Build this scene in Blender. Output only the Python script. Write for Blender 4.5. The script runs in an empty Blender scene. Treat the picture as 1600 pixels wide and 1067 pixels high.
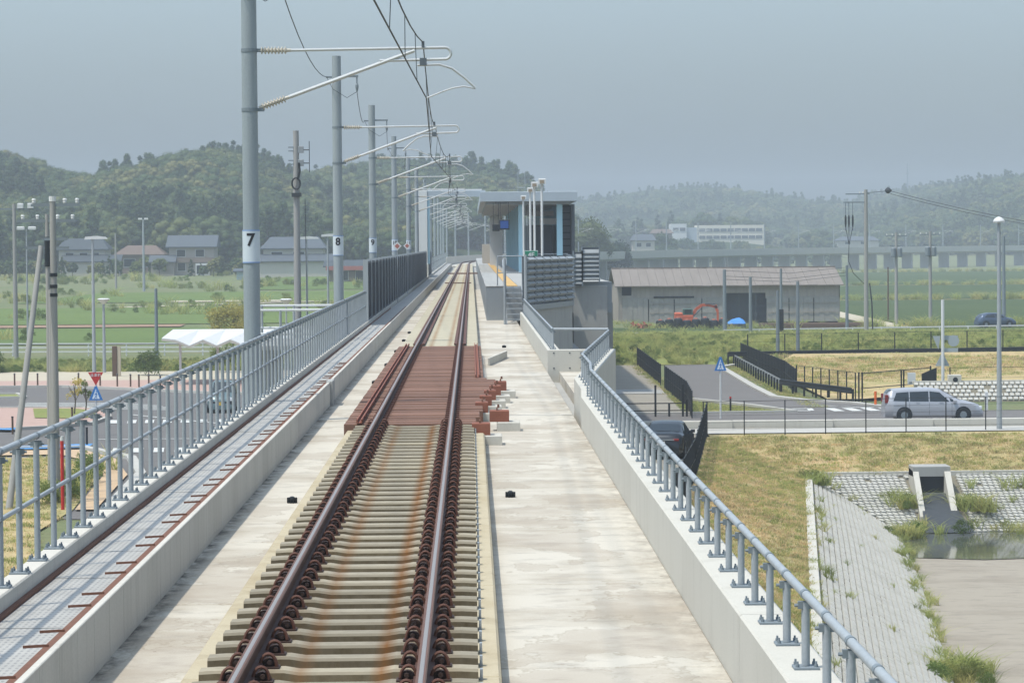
import bpy, bmesh, math, random
from mathutils import Vector, Matrix
R = math.radians
random.seed(7)
S = bpy.context.scene
COL = S.collection

# ------------------------------------------------------------------ camera
cam_d = bpy.data.cameras.new('camera'); cam = bpy.data.objects.new('camera', cam_d); COL.objects.link(cam)
cam_d.lens = 99.0; cam_d.sensor_width = 36.0; cam_d.clip_start = 0.3; cam_d.clip_end = 6000
yaw, pitch, roll = R(0.8178), R(1.9783), R(0.45)
cam.matrix_world = (Matrix.Translation((0, 0, 2.6)) @ Matrix.Rotation(-yaw, 4, 'Z') @ Matrix.Rotation(R(90) - pitch, 4, 'X')
                    @ Matrix.Rotation(-roll, 4, 'Z'))
S.camera = cam

# ------------------------------------------------------------------ sky, sun, exposure
SUN_EL, SUN_AZ = R(66), R(-120)          # azimuth from +Y (along the track), clockwise
wd = bpy.data.worlds.new('World'); S.world = wd; wd.use_nodes = True
nt = wd.node_tree; nt.nodes.clear()
sky = nt.nodes.new('ShaderNodeTexSky'); sky.sky_type = 'NISHITA'; sky.sun_disc = False
sky.sun_elevation = SUN_EL; sky.sun_rotation = SUN_AZ; sky.altitude = 0
sky.air_density = 1.6; sky.dust_density = 3.6; sky.ozone_density = 3.0
hs = nt.nodes.new('ShaderNodeHueSaturation'); hs.inputs['Saturation'].default_value = 0.42
bg = nt.nodes.new('ShaderNodeBackground'); bg.inputs['Strength'].default_value = 0.121
out = nt.nodes.new('ShaderNodeOutputWorld')
tint = nt.nodes.new('ShaderNodeMix'); tint.data_type = 'RGBA'; tint.blend_type = 'MULTIPLY'; tint.inputs['Factor'].default_value = 1; tint.inputs[7].default_value = (.80, .97, 1.16, 1)
nt.links.new(sky.outputs[0], hs.inputs['Color']); nt.links.new(hs.outputs[0], tint.inputs[6]); nt.links.new(tint.outputs[2], bg.inputs[0]); nt.links.new(bg.outputs[0], out.inputs[0])
sl = bpy.data.lights.new('sun', 'SUN'); sl.energy = 2.6; sl.angle = R(1.5); sl.color = (1.0, 0.93, 0.82)
so = bpy.data.objects.new('sun', sl); COL.objects.link(so)
dsun = Vector((math.sin(SUN_AZ) * math.cos(SUN_EL), math.cos(SUN_AZ) * math.cos(SUN_EL), math.sin(SUN_EL)))
so.rotation_euler = dsun.to_track_quat('Z', 'Y').to_euler()
S.view_settings.view_transform = 'Standard'; S.view_settings.look = 'None'
S.view_settings.exposure = 0.62; S.view_settings.gamma = 1.0; S.view_settings.use_curve_mapping = False
S.cycles.max_bounces = 8; S.cycles.diffuse_bounces = 5; S.cycles.transparent_max_bounces = 8; S.cycles.volume_bounces = 1

# ------------------------------------------------------------------ helpers
def lin(h):
    c = [int(h[i:i + 2], 16) / 255 for i in (0, 2, 4)]
    return tuple(x / 12.92 if x <= .04045 else ((x + .055) / 1.055) ** 2.4 for x in c)
WORLD = {}
class MB:
    def __init__(s): s.v = []; s.f = []
    def poly(s, pts):
        b = len(s.v); s.v += [tuple(p) for p in pts]; s.f.append(tuple(range(b, b + len(pts)))); return s
    def add(s, vs, fs):
        b = len(s.v); s.v += [tuple(p) for p in vs]; s.f += [tuple(i + b for i in q) for q in fs]; return s
    def box(s, x0, x1, y0, y1, z0, z1):
        vs = [(x, y, z) for z in (z0, z1) for y in (y0, y1) for x in (x0, x1)]
        return s.add(vs, [(0, 2, 3, 1), (4, 5, 7, 6), (0, 1, 5, 4), (2, 6, 7, 3), (0, 4, 6, 2), (1, 3, 7, 5)])
    def cbox(s, x0, x1, y0, y1, z0, z1, c=.01):      # box with chamfered upper edges
        a = [(x0, y0, z0), (x1, y0, z0), (x1, y1, z0), (x0, y1, z0)]
        b = [(x, y, z1 - c) for x, y, _ in a]
        t = [(x0 + c, y0 + c, z1), (x1 - c, y0 + c, z1), (x1 - c, y1 - c, z1), (x0 + c, y1 - c, z1)]
        fs = [(3, 2, 1, 0), (8, 9, 10, 11)]
        for k in range(4):
            n = (k + 1) % 4; fs += [(k, n, 4 + n, 4 + k), (4 + k, 4 + n, 8 + n, 8 + k)]
        return s.add(a + b + t, fs)
    def bar(s, p0, p1, w, h, up=(0, 0, 1)):
        p0, p1 = Vector(p0), Vector(p1); d = (p1 - p0).normalized(); u = Vector(up)
        if abs(d.dot(u)) > .98: u = Vector((1, 0, 0))
        a = d.cross(u).normalized() * w / 2; b = a.cross(d).normalized() * h / 2
        vs = [p + q for p in (p0, p1) for q in (-a - b, a - b, a + b, -a + b)]
        return s.add(vs, [(3, 2, 1, 0), (4, 5, 6, 7), (0, 1, 5, 4), (1, 2, 6, 5), (2, 3, 7, 6), (3, 0, 4, 7)])
    def tube(s, pts, r, n=8, r1=None):
        P = [Vector(p) for p in pts]; rs = [r + ((r1 if r1 is not None else r) - r) * i / (len(P) - 1) for i in range(len(P))]
        vs = []; fs = []; pu = None
        for i, p in enumerate(P):
            d = (P[min(i + 1, len(P) - 1)] - P[max(i - 1, 0)]).normalized()
            u = Vector((0, 0, 1)) if abs(d.z) < .95 else Vector((1, 0, 0))
            if pu is not None: u = pu
            a = d.cross(u).normalized(); b = a.cross(d).normalized(); pu = b
            for k in range(n):
                t = 2 * math.pi * k / n; vs.append(p + (a * math.cos(t) + b * math.sin(t)) * rs[i])
        for i in range(len(P) - 1):
            for k in range(n):
                m = (k + 1) % n; fs.append((i * n + k, i * n + m, (i + 1) * n + m, (i + 1) * n + k))
        fs.append(tuple(range(n - 1, -1, -1))); fs.append(tuple((len(P) - 1) * n + k for k in range(n)))
        return s.add(vs, fs)
    def lathe(s, p0, p1, prof, n=10):                # prof = [(t along 0..1, radius)]
        P0, P1 = Vector(p0), Vector(p1); d = (P1 - P0); dn = d.normalized()
        u = Vector((0, 0, 1)) if abs(dn.z) < .95 else Vector((1, 0, 0))
        a = dn.cross(u).normalized(); b = a.cross(dn).normalized(); vs = []; fs = []
        for t, r in prof:
            for k in range(n):
                q = 2 * math.pi * k / n; vs.append(P0 + d * t + (a * math.cos(q) + b * math.sin(q)) * r)
        for i in range(len(prof) - 1):
            for k in range(n):
                m = (k + 1) % n; fs.append((i * n + k, i * n + m, (i + 1) * n + m, (i + 1) * n + k))
        fs.append(tuple(range(n - 1, -1, -1))); fs.append(tuple((len(prof) - 1) * n + k for k in range(n)))
        return s.add(vs, fs)
    def prism(s, pts, z0, z1):
        n = len(pts); vs = [(p[0], p[1], z0) for p in pts] + [(p[0], p[1], z1) for p in pts]
        fs = [tuple(range(n - 1, -1, -1)), tuple(range(n, 2 * n))] + [(k, (k + 1) % n, n + (k + 1) % n, n + k) for k in range(n)]
        return s.add(vs, fs)
    def ext(s, pts, o, ax, ay, az, t):               # polygon (u,v) in plane ax,ay at o, extruded by t along az
        o, ax, ay, az = map(Vector, (o, ax, ay, az)); n = len(pts)
        vs = [o + ax * u + ay * v for u, v in pts] + [o + ax * u + ay * v + az * t for u, v in pts]
        fs = [tuple(range(n - 1, -1, -1)), tuple(range(n, 2 * n))] + [(k, (k + 1) % n, n + (k + 1) % n, n + k) for k in range(n)]
        return s.add(vs, fs)
    def mesh(s, name, mat, off=(0, 0, 0), smooth=False):
        me = bpy.data.meshes.new(name); ox, oy, oz = off
        me.from_pydata([(a - ox, b - oy, c - oz) for a, b, c in s.v], [], s.f)
        if mat: me.materials.append(mat)
        if smooth:
            me.polygons.foreach_set('use_smooth', [True] * len(me.polygons))
            try: me.set_sharp_from_angle(angle=R(38))
            except Exception: pass
        me.update(); return me
    def build(s, name, mat, parent=None, smooth=False):
        off = WORLD[parent] if parent is not None else Vector((0, 0, 0))
        o = bpy.data.objects.new(name, s.mesh(name, mat, off, smooth)); COL.objects.link(o)
        if parent is not None: o.parent = parent
        WORLD[o] = off; return o
def tag(o, label=None, cat=None, group=None, kind=None):
    if label: o['label'] = label
    if cat: o['category'] = cat
    if group: o['group'] = group
    if kind: o['kind'] = kind
    return o
def thing(name, label, cat, loc=(0, 0, 0), group=None):
    o = bpy.data.objects.new(name, None); COL.objects.link(o); o.location = loc; o.empty_display_size = .2
    WORLD[o] = Vector(loc); return tag(o, label, cat, group)
def put(name, mesh, parent, loc=(0, 0, 0), rot=None):   # shared mesh placed as a part at a world location
    o = bpy.data.objects.new(name, mesh); COL.objects.link(o); o.parent = parent
    o.location = Vector(loc) - WORLD[parent]; WORLD[o] = Vector(loc)
    if rot: o.rotation_euler = rot
    return o
def copy_tree(o, parent=None):
    c = o.copy(); COL.objects.link(c); c.parent = parent
    for ch in list(o.children): copy_tree(ch, c)
    return c
def struct(name, mb, mat, label=None):
    o = mb.build(name, mat); o['kind'] = 'structure'
    if label: o['label'] = label
    return o
ORD = ['first', 'second', 'third', 'fourth', 'fifth', 'sixth', 'seventh', 'eighth', 'ninth', 'tenth', 'eleventh', 'twelfth']

# ------------------------------------------------------------------ materials
class NB:                                            # small node builder
    def __init__(s, name):
        s.m = bpy.data.materials.new(name); s.m.use_nodes = True; s.t = s.m.node_tree; s.t.nodes.clear()
        s.out = s.t.nodes.new('ShaderNodeOutputMaterial'); s.b = s.t.nodes.new('ShaderNodeBsdfPrincipled')
        s.t.links.new(s.b.outputs[0], s.out.inputs[0]); s.pos = s.t.nodes.new('ShaderNodeNewGeometry').outputs['Position']
    def n(s, typ, **kw):
        d = s.t.nodes.new(typ)
        for k, v in kw.items(): setattr(d, k, v)
        return d
    def L(s, a, b): s.t.links.new(a, b)
    def vec(s, scale=(1, 1, 1), src=None):
        m = s.n('ShaderNodeMapping'); m.inputs['Scale'].default_value = scale; s.L(src or s.pos, m.inputs[0]); return m.outputs[0]
    def noise(s, scale, detail=4, rough=.6, stretch=None, src=None):
        d = s.n('ShaderNodeTexNoise'); d.inputs['Scale'].default_value = scale; d.inputs['Detail'].default_value = detail
        d.inputs['Roughness'].default_value = rough; s.L(s.vec(stretch, src) if stretch else (src or s.pos), d.inputs['Vector']); return d.outputs['Fac']
    def ramp(s, fac, stops):
        d = s.n('ShaderNodeValToRGB'); e = d.color_ramp.elements
        while len(e) < len(stops): e.new(.5)
        for k, (p, c) in enumerate(stops): e[k].position = p; e[k].color = (*c, 1) if len(c) == 3 else c
        s.L(fac, d.inputs[0]); return d.outputs[0]
    def mix(s, fac, a, b, mode='MIX'):
        d = s.n('ShaderNodeMix', data_type='RGBA', blend_type=mode)
        for sock, x in ((d.inputs['Factor'], fac), (d.inputs[6], a), (d.inputs[7], b)):
            if isinstance(x, (int, float)): sock.default_value = x
            elif isinstance(x, tuple): sock.default_value = (*x, 1)
            else: s.L(x, sock)
        return d.outputs[2]
    def math(s, op, a, b=0.):
        d = s.n('ShaderNodeMath', operation=op)
        for k, x in enumerate((a, b)):
            if isinstance(x, (int, float)): d.inputs[k].default_value = x
            else: s.L(x, d.inputs[k])
        return d.outputs[0]
    def bump(s, h, strength=.3, dist=.02):
        d = s.n('ShaderNodeBump'); d.inputs['Strength'].default_value = strength; d.inputs['Distance'].default_value = dist
        s.L(h, d.inputs['Height']); s.L(d.outputs[0], s.b.inputs['Normal'])
    def fin(s, col, rough=.85, metal=0., spec=.3):
        if isinstance(col, tuple): s.b.inputs['Base Color'].default_value = (*col, 1)
        else: s.L(col, s.b.inputs['Base Color'])
        s.b.inputs['Roughness'].default_value = rough; s.b.inputs['Metallic'].default_value = metal
        s.b.inputs['Specular IOR Level'].default_value = spec; return s.m
def sc(c, k): return tuple(min(1, x * k) for x in c)
def M(name, col, rough=.8, var=.16, scale=2., fine=30., metal=0., bump=.15, spec=.3, stretch=None):
    q = NB(name); col = lin(col) if isinstance(col, str) else col
    a = q.noise(scale, 5, .65, stretch); b = q.noise(fine, 3)
    c = q.ramp(a, [(.28, sc(col, 1 - var)), (.72, sc(col, 1 + var))])
    c = q.mix(.5, c, q.ramp(b, [(.3, sc(col, 1 - var * .7)), (.7, sc(col, 1 + var * .7))]))
    if bump: q.bump(b, bump, .01)
    return q.fin(c, rough, metal, spec)
def concrete(name, base, stain, streak, sx=(.5, 2.2, 1), k=.5, lines=0.):
    q = NB(name); base, stain, streak = map(lin, (base, stain, streak))
    a = q.noise(.55, 7, .62, sx); b = q.noise(2.3, 6, .65, sx); g = q.noise(60, 3)
    c = q.mix(q.ramp(a, [(.48, (0, 0, 0)), (.60, (k * .55,) * 3), (.75, (k, k, k))]), base, stain)
    c = q.mix(q.ramp(b, [(.52, (0, 0, 0)), (.75, (k * .9,) * 3)]), c, streak)
    c = q.mix(.22, c, q.ramp(g, [(.35, sc(base, .72)), (.65, sc(base, 1.15))]))
    if lines:
        n4 = q.noise(.8, 6, .58, (.9, .6, 1)); tide = q.math('MAXIMUM', q.math('SUBTRACT', 1., q.math('DIVIDE', q.math('ABSOLUTE', q.math('SUBTRACT', n4, .53)), .010)), 0.)
        c = q.mix(q.math('MULTIPLY', tide, .4), c, lin('7b6f5c')); c = q.mix(q.ramp(n4, [(.53, (0, 0, 0)), (.545, (.35, .35, .35)), (.7, (.5, .5, .5))]), c, lin('94897a'))
        vo = q.n('ShaderNodeTexVoronoi'); vo.inputs['Scale'].default_value = 2.2; q.L(q.pos, vo.inputs['Vector']); c = q.mix(q.math('MULTIPLY', q.math('LESS_THAN', vo.outputs['Distance'], .035), .6), c, lin('5b4434'))
        sp = q.n('ShaderNodeSeparateXYZ'); q.L(q.pos, sp.inputs[0])
        d = q.math('DIVIDE', q.math('ABSOLUTE', q.math('ADD', sp.outputs['X'], 2.70)), .16); d = q.math('MAXIMUM', q.math('SUBTRACT', 1., d), 0.)
        e = q.math('DIVIDE', q.math('ABSOLUTE', q.math('SUBTRACT', sp.outputs['X'], 1.78)), .35); e = q.math('MULTIPLY', q.math('MAXIMUM', q.math('SUBTRACT', 1., e), 0.), .35)
        n3 = q.noise(4.5, 6, .7, (1, .5, 1)); gr = q.math('MULTIPLY', q.math('MAXIMUM', d, e), q.ramp(n3, [(.42, (0, 0, 0)), (.6, (1, 1, 1))]))
        c = q.mix(gr, c, lin('4f4a42'))
    q.bump(g, .12, .006)
    return q.fin(c, .88, 0, .25)
m_deck = concrete('deck_concrete', 'b8b2a5', '7f715c', '77726a', (.85, 1.1, 1), .8, 1)
m_wall = concrete('wall_concrete', 'b6b3a9', 'a7a397', '8f8b81', (1.2, 1.2, .25), .45)
m_kerb = concrete('kerb_concrete', 'bab6ac', 'a09b90', '87837a', (1.5, 1.5, .25), .5)
m_greyc = concrete('grey_concrete', '9b9b97', '85847f', '727170', (1.2, 1.2, .3), .5)
m_bed = concrete('bed_concrete', 'aca188', '91805f', '7d7056', (1, 1, 1), .7)
m_white = M('white_paint', 'c6c7c5', .5, .06)
m_galv = M('galvanised_steel', '91979a', .5, .17, 9, 45, .0, .08, .4, (1, 1, .3))
m_galvd = M('weathered_galvanised', '727b80', .55, .12, 6, 60, .0, .05)
m_pole = M('catenary_pole_steel', '8a9295', .5, .17, 5, 40, .0, .06, .4, (2, 2, .15))
m_alu = M('bright_aluminium_tube', 'bcbdba', .35, .08, 5, 40, .3, .03, .5)
m_ins = M('cream_insulator', 'b3ada0', .4, .1, 5, 40, 0, .02)
m_dark = M('dark_fitting', '34383b', .6, .15)
m_black = M('black_coated_steel', '1d2226', .5, .15)
m_bolt = M('bolt_steel', '6a7074', .45, .1, 5, 60, .6)
m_rust = M('rusty_channel', '6b4a3b', .8, .25, 5, 40)
m_steel_slp = M('red_oxide_steel', '76594b', .75, .16, 3, 40, 0, .1, .3, (.6, 3, 1))
q_ = m_steel_slp.node_tree; pb_ = next(n for n in q_.nodes if n.type == 'BSDF_PRINCIPLED'); oi_ = q_.nodes.new('ShaderNodeObjectInfo'); rr0 = q_.nodes.new('ShaderNodeValToRGB'); mx_ = q_.nodes.new('ShaderNodeMix'); mx_.data_type = 'RGBA'; mx_.blend_type = 'MULTIPLY'; mx_.inputs['Factor'].default_value = 1
rr0.color_ramp.elements[0].color = (.72, .70, .68, 1); rr0.color_ramp.elements[1].color = (1.12, 1.1, 1.08, 1)
src_ = pb_.inputs['Base Color'].links[0].from_socket; q_.links.new(oi_.outputs['Random'], rr0.inputs[0]); q_.links.new(src_, mx_.inputs[6]); q_.links.new(rr0.outputs[0], mx_.inputs[7]); q_.links.new(mx_.outputs[2], pb_.inputs['Base Color'])
m_steel_top = M('red_oxide_steel_box', '80503f', .7, .15, 3, 40)
m_clip = M('rusty_spring_clip', '5c3d32', .65, .25, 9, 70, .1)
m_ironsh = M('dark_clip_shoulder', '3c2d27', .7, .25, 9, 70)
m_railside = M('rail_web_rust', '4a3128', .7, .2, 6, 60, .1, .1, .3, (3, .4, 3))
m_railtop = M('polished_rail_head', '8a8581', .45, .05, 3, 40, .25, .0, .5, (8, .2, 1))
m_railshl = M('rail_shoulder', '6d4c3c', .5, .15, 4, 50, .3)
m_asph = M('asphalt', (.125, .118, .112), .9, .12, .4, 25, 0, .2)
m_asph2 = M('side_road_asphalt', (.135, .127, .12), .9, .10, .35, 25, 0, .2)
m_line = M('road_marking_paint', 'bfc0bb', .7, .10, 3, 20)
m_pink = M('pink_paving', 'a58b7f', .85, .10, .8, 12)
m_beige = M('beige_path', 'aba28e', .9, .10, .5, 15)
m_peach = M('peach_kerb', 'b39a7c', .85, .10, .8, 12)
m_kerbs = M('kerbstone', 'a8a69f', .85, .10, 1, 15)
m_blue = M('blue_paving', '4f86b8', .8, .12, 1, 12)
m_gravel = M('gravel_ground', (.25, .23, .19), .95, .2, .6, 14, 0, .4)
m_glass = NB('window_glass').fin(lin('20292e'), .08, 0, .6)
m_lens = NB('tail_lamp_red').fin(lin('7a1a18'), .25, 0, .5)
m_lensw = NB('head_lamp_clear').fin(lin('d6dade'), .15, 0, .5)
m_orange = M('orange_paint', 'd2601f', .5, .08)
m_excav = M('excavator_orange', 'b5583a', .6, .15)
m_redsign = M('red_sign_face', 'b32a27', .45, .05)
m_bluesign = M('blue_sign_face', '2f6fb0', .45, .05)
m_green = M('green_sign_face', '2a7a60', .5, .05)
m_yellow = M('yellow_tactile_paving', 'b8975f', .8, .1, 2, 20)
m_ltblue = M('light_blue_column_paint', '9fc3d0', .5, .05)
m_roofgrey = M('roof_fascia_grey', '9aa4ab', .55, .07, 1, 20)
m_dkgrey = M('dark_grey_panel', '4a5157', .6, .10, 2, 20)
m_midgrey = M('mid_grey_panel', '858a8c', .6, .08, 2, 20)
m_barrier = M('noise_barrier_slat', '3a4148', .55, .12, 2, 30, .2)
m_tarp = M('blue_tarpaulin', '3f7fc4', .55, .1, 4, 20)
m_wood = M('old_brown_boards', '5b4a3e', .85, .2, 2, 20)
m_scrap = M('rusty_scrap', '8a5240', .85, .3, 3, 15)
m_cpole = M('concrete_utility_pole', '8f8e8a', .8, .12, 2, 30, 0, .1, .3, (2, 2, .2))
def m_grating_():
    q = NB('perforated_grating'); base = lin('a09e98')
    sp = q.n('ShaderNodeSeparateXYZ'); q.L(q.pos, sp.inputs[0])
    def wave(sock, per):
        a = q.math('MULTIPLY', sock, 1 / per); a = q.math('FRACT', a); a = q.math('SUBTRACT', a, .5); return q.math('ABSOLUTE', a)
    a = wave(sp.outputs['X'], .045); b = wave(sp.outputs['Y'], .11)
    hole = q.math('MULTIPLY', q.math('LESS_THAN', a, .22), q.math('LESS_THAN', b, .30))
    n = q.noise(1.5, 5, .6)
    c = q.ramp(n, [(.3, sc(base, .88)), (.7, sc(base, 1.12))])
    c = q.mix(q.math('MULTIPLY', hole, .42), c, lin('50555a'))
    return q.fin(c, .6, .0, .3)
m_grate = m_grating_()
def m_sleeper_():
    q = NB('concrete_sleeper'); base = lin('979080'); dark = lin('463c29'); rust = lin('76502c')
    sp = q.n('ShaderNodeSeparateXYZ'); q.L(q.pos, sp.inputs[0])
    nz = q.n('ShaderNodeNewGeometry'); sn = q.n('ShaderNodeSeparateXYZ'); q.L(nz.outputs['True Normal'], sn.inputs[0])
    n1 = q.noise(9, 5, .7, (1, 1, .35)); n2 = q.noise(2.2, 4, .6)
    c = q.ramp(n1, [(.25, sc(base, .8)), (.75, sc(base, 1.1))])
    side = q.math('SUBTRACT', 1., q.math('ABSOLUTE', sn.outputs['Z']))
    c = q.mix(q.math('MULTIPLY', side, q.math('ADD', q.math('MULTIPLY', n1, .8), .48)), c, dark)      # darker on the upright sides, uneven with the noise
    def band(x0, w):
        d = q.math('ABSOLUTE', q.math('SUBTRACT', sp.outputs['X'], x0)); d = q.math('DIVIDE', d, w)
        return q.math('MAXIMUM', q.math('SUBTRACT', 1., d), 0.)
    st = q.math('MAXIMUM', band(-.61, .085), q.math('MULTIPLY', band(-1.14, .085), .65))
    st = q.math('MAXIMUM', st, q.math('MULTIPLY', q.math('MAXIMUM', band(-.32, .24), band(-1.46, .24)), .42))
    st = q.math('MULTIPLY', st, q.math('ADD', n2, .3))
    c = q.mix(st, c, rust)
    oi = q.n('ShaderNodeObjectInfo'); c = q.mix(1., c, q.ramp(oi.outputs['Random'], [(0., (.74, .73, .70)), (.5, (.95, .94, .92)), (1., (1.08, 1.06, 1.0))]), 'MULTIPLY')
    g = q.noise(70, 3); q.bump(g, .15, .006)
    return q.fin(c, .9, 0, .2)
m_slp = m_sleeper_()
def m_slab_():
    q = NB('slab_track_concrete'); base = lin('a8a18c'); rust = lin('866440')
    sp = q.n('ShaderNodeSeparateXYZ'); q.L(q.pos, sp.inputs[0])
    n1 = q.noise(3, 5, .6); n2 = q.noise(1.2, 5, .65, (1, .35, 1))
    c = q.ramp(n1, [(.3, sc(base, .86)), (.7, sc(base, 1.1))])
    def band(x0, w):
        d = q.math('DIVIDE', q.math('ABSOLUTE', q.math('SUBTRACT', sp.outputs['X'], x0)), w)
        return q.math('MAXIMUM', q.math('SUBTRACT', 1., d), 0.)
    st = q.math('MAXIMUM', band(-.62, .1), band(-1.12, .1)); st = q.math('MULTIPLY', st, q.math('ADD', n2, .15))
    c = q.mix(st, c, rust)
    w = q.math('FRACT', q.math('MULTIPLY', sp.outputs['Y'], 1 / .62)); w = q.math('LESS_THAN', w, .3)
    c = q.mix(q.math('MULTIPLY', w, .22), c, sc(base, .6))
    return q.fin(c, .9, 0, .2)
m_slab = m_slab_()
def grassmat(name, cols, s1=.05, s2=.6, s3=9., bump=.6):
    q = NB(name); c0, c1, c2 = cols
    a = q.noise(s1, 5, .6); b = q.noise(s2, 5, .65); g = q.noise(s3, 4, .7)
    c = q.mix(q.ramp(a, [(.38, (0, 0, 0)), (.62, (1, 1, 1))]), c0, c1)
    c = q.mix(q.ramp(b, [(.45, (0, 0, 0)), (.72, (.8, .8, .8))]), c, c2)
    c = q.mix(.45, c, q.mix(1., c, q.ramp(g, [(.3, (.55, .55, .55)), (.7, (1.35, 1.35, 1.35))]), 'MULTIPLY'))
    q.bump(g, bump, .08)
    return q.fin(c, .95, 0, .1)
m_land = grassmat('rough_meadow', ((.125, .155, .07), (.15, .165, .085), (.18, .17, .095)), .02, .2, 3.)
m_paddy = grassmat('paddy_green', ((.056, .083, .03), (.066, .092, .035), (.046, .07, .027)), .012, .1, 2.5, .4)
m_paddy2 = grassmat('young_paddy_green', ((.105, .15, .045), (.12, .165, .05), (.09, .13, .042)), .012, .1, 2.5, .4)
m_dry = grassmat('dry_slope_grass', ((.41, .32, .165), (.30, .27, .12), (.50, .36, .21)), .12, .35, 7.)
m_lush = grassmat('lush_bank_grass', ((.17, .20, .06), (.20, .225, .075), (.25, .22, .095)), .1, .5, 5.)
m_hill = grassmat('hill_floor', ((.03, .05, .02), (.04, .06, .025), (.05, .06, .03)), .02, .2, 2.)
def leafmat(name, cols, big=.03, tr=.25):
    q = NB(name); c0, c1, c2 = cols
    a = q.noise(big, 4, .6); b = q.noise(.35, 3, .6)
    oi = q.n('ShaderNodeObjectInfo')
    c = q.mix(q.ramp(a, [(.38, (0, 0, 0)), (.62, (1, 1, 1))]), c0, c1)
    c = q.mix(q.ramp(oi.outputs['Random'], [(.45, (0, 0, 0)), (1., (.85, .85, .85))]), c, c2)
    c = q.mix(1., c, q.ramp(oi.outputs['Random'], [(.0, (.55, .58, .62)), (.35, (1, 1, 1)), (1., (1.15, 1.12, 1))]), 'MULTIPLY')
    c = q.mix(.5, c, q.mix(1., c, q.ramp(b, [(.3, (.65, .65, .65)), (.7, (1.3, 1.3, 1.3))]), 'MULTIPLY'))
    q.fin(c, .75, 0, .2)
    tl = q.n('ShaderNodeBsdfTranslucent'); q.L(c, tl.inputs[0]); ms = q.n('ShaderNodeMixShader'); ms.inputs[0].default_value = tr
    q.L(q.b.outputs[0], ms.inputs[1]); q.L(tl.outputs[0], ms.inputs[2]); q.L(ms.outputs[0], q.out.inputs[0])
    return q.m
m_leaf = leafmat('broadleaf_forest', ((.055, .09, .034), (.07, .105, .038), (.115, .13, .047)))
m_leafd = leafmat('cedar_foliage', ((.045, .08, .034), (.055, .09, .038), (.07, .1, .042)))
m_bamboo = leafmat('bamboo_foliage', ((.14, .15, .06), (.15, .165, .065), (.175, .17, .07)))
m_shrub = leafmat('shrub_leaves', ((.15, .21, .06), (.17, .23, .07), (.22, .23, .09)), .3, .45)
m_yel = leafmat('yellowing_leaves', ((.52, .44, .12), (.46, .42, .13), (.56, .45, .14)), .3, .5)
m_bl_dry = leafmat('dry_blades', ((.56, .43, .23), (.46, .38, .19), (.64, .47, .29)), .15, .5)
m_bl_grn = leafmat('green_blades', ((.33, .38, .12), (.37, .40, .14), (.44, .40, .18)), .15, .55)
m_bark = M('bark', (.09, .075, .055), .9, .2, 4, 30)

# ------------------------------------------------------------------ terrain
G0 = -6.3
def sm(t): t = max(0., min(1., t)); return t * t * (3 - 2 * t)
def interp(x, tab):
    if x <= tab[0][0]: return tab[0][1]
    for (a, b), (c, d) in zip(tab, tab[1:]):
        if x <= c: return b + (d - b) * (x - a) / (c - a)
    return tab[-1][1]
RIDGE_L = [(-420, 24.8), (-200, 22.8), (-127, 18.3), (-117, 14.8), (-105, 11.3), (-96, 11.3), (-88, 14.3), (-76, 16.8), (-66, 18.3), (-58, 15.8), (-50, 11.8), (-44, 7.8), (-36, 2.8), (-28, -4.2), (-20, -31.2)]
RIDGE_C = [(-170, 5.5), (-90, 11.5), (-65, 14.5), (-47, 16.0), (-28, 19.0), (-20, 20.0), (-8, 16.5), (2, 18.0), (11, 16.0), (19, 11.5), (25, 5.5), (32, -1.5), (40, -10.5), (50, -32.5)]
RIDGE_R = [(-40, -30), (0, 3), (40, 17), (73, 19), (95, 22), (125, 26), (150, 27.5), (170, 27), (195, 22.5), (220, 19), (245, 17), (280, 14), (310, 19), (420, 27)]
RIDGE_N = [(150, -13.8), (178, -3.5), (200, 3.5), (224, 8.0), (246, 12.5), (262, 18.5), (300, 26.5), (420, 32.5)]
def gz(x, y):
    z = G0
    left = sm((-x + 40) / 60)
    if y > 235: z += left * 3.4 * min(1., (y - 235) / 305.) + left * max(0., min(1., (y - 540) / 300)) * 2
    r = z
    a = interp(x, RIDGE_L); r = max(r, z + (a - z) * sm((y - 565) / 200.)) if a > z else r
    a = interp(x, RIDGE_C); r = max(r, z + (a - z) * sm((y - 640) / 280.)) if a > z else r
    a = interp(x, RIDGE_R); r = max(r, z + (a - z) * sm((y - 1350) / 550.)) if a > z else r
    a = interp(x, RIDGE_N); r = max(r, z + (a - z) * sm((y - 1020) / 300.)) if a > z else r
    r += 9.8 * math.exp(-((x - 102) / 48) ** 2 - ((y - 1200) / 70) ** 2)
    return r
def in_poly(x, y, P):
    c = False; n = len(P)
    for i in range(n):
        x0, y0 = P[i]; x1, y1 = P[(i + 1) % n]
        if (y0 > y) != (y1 > y) and x < (x1 - x0) * (y - y0) / (y1 - y0) + x0: c = not c
    return c
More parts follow.
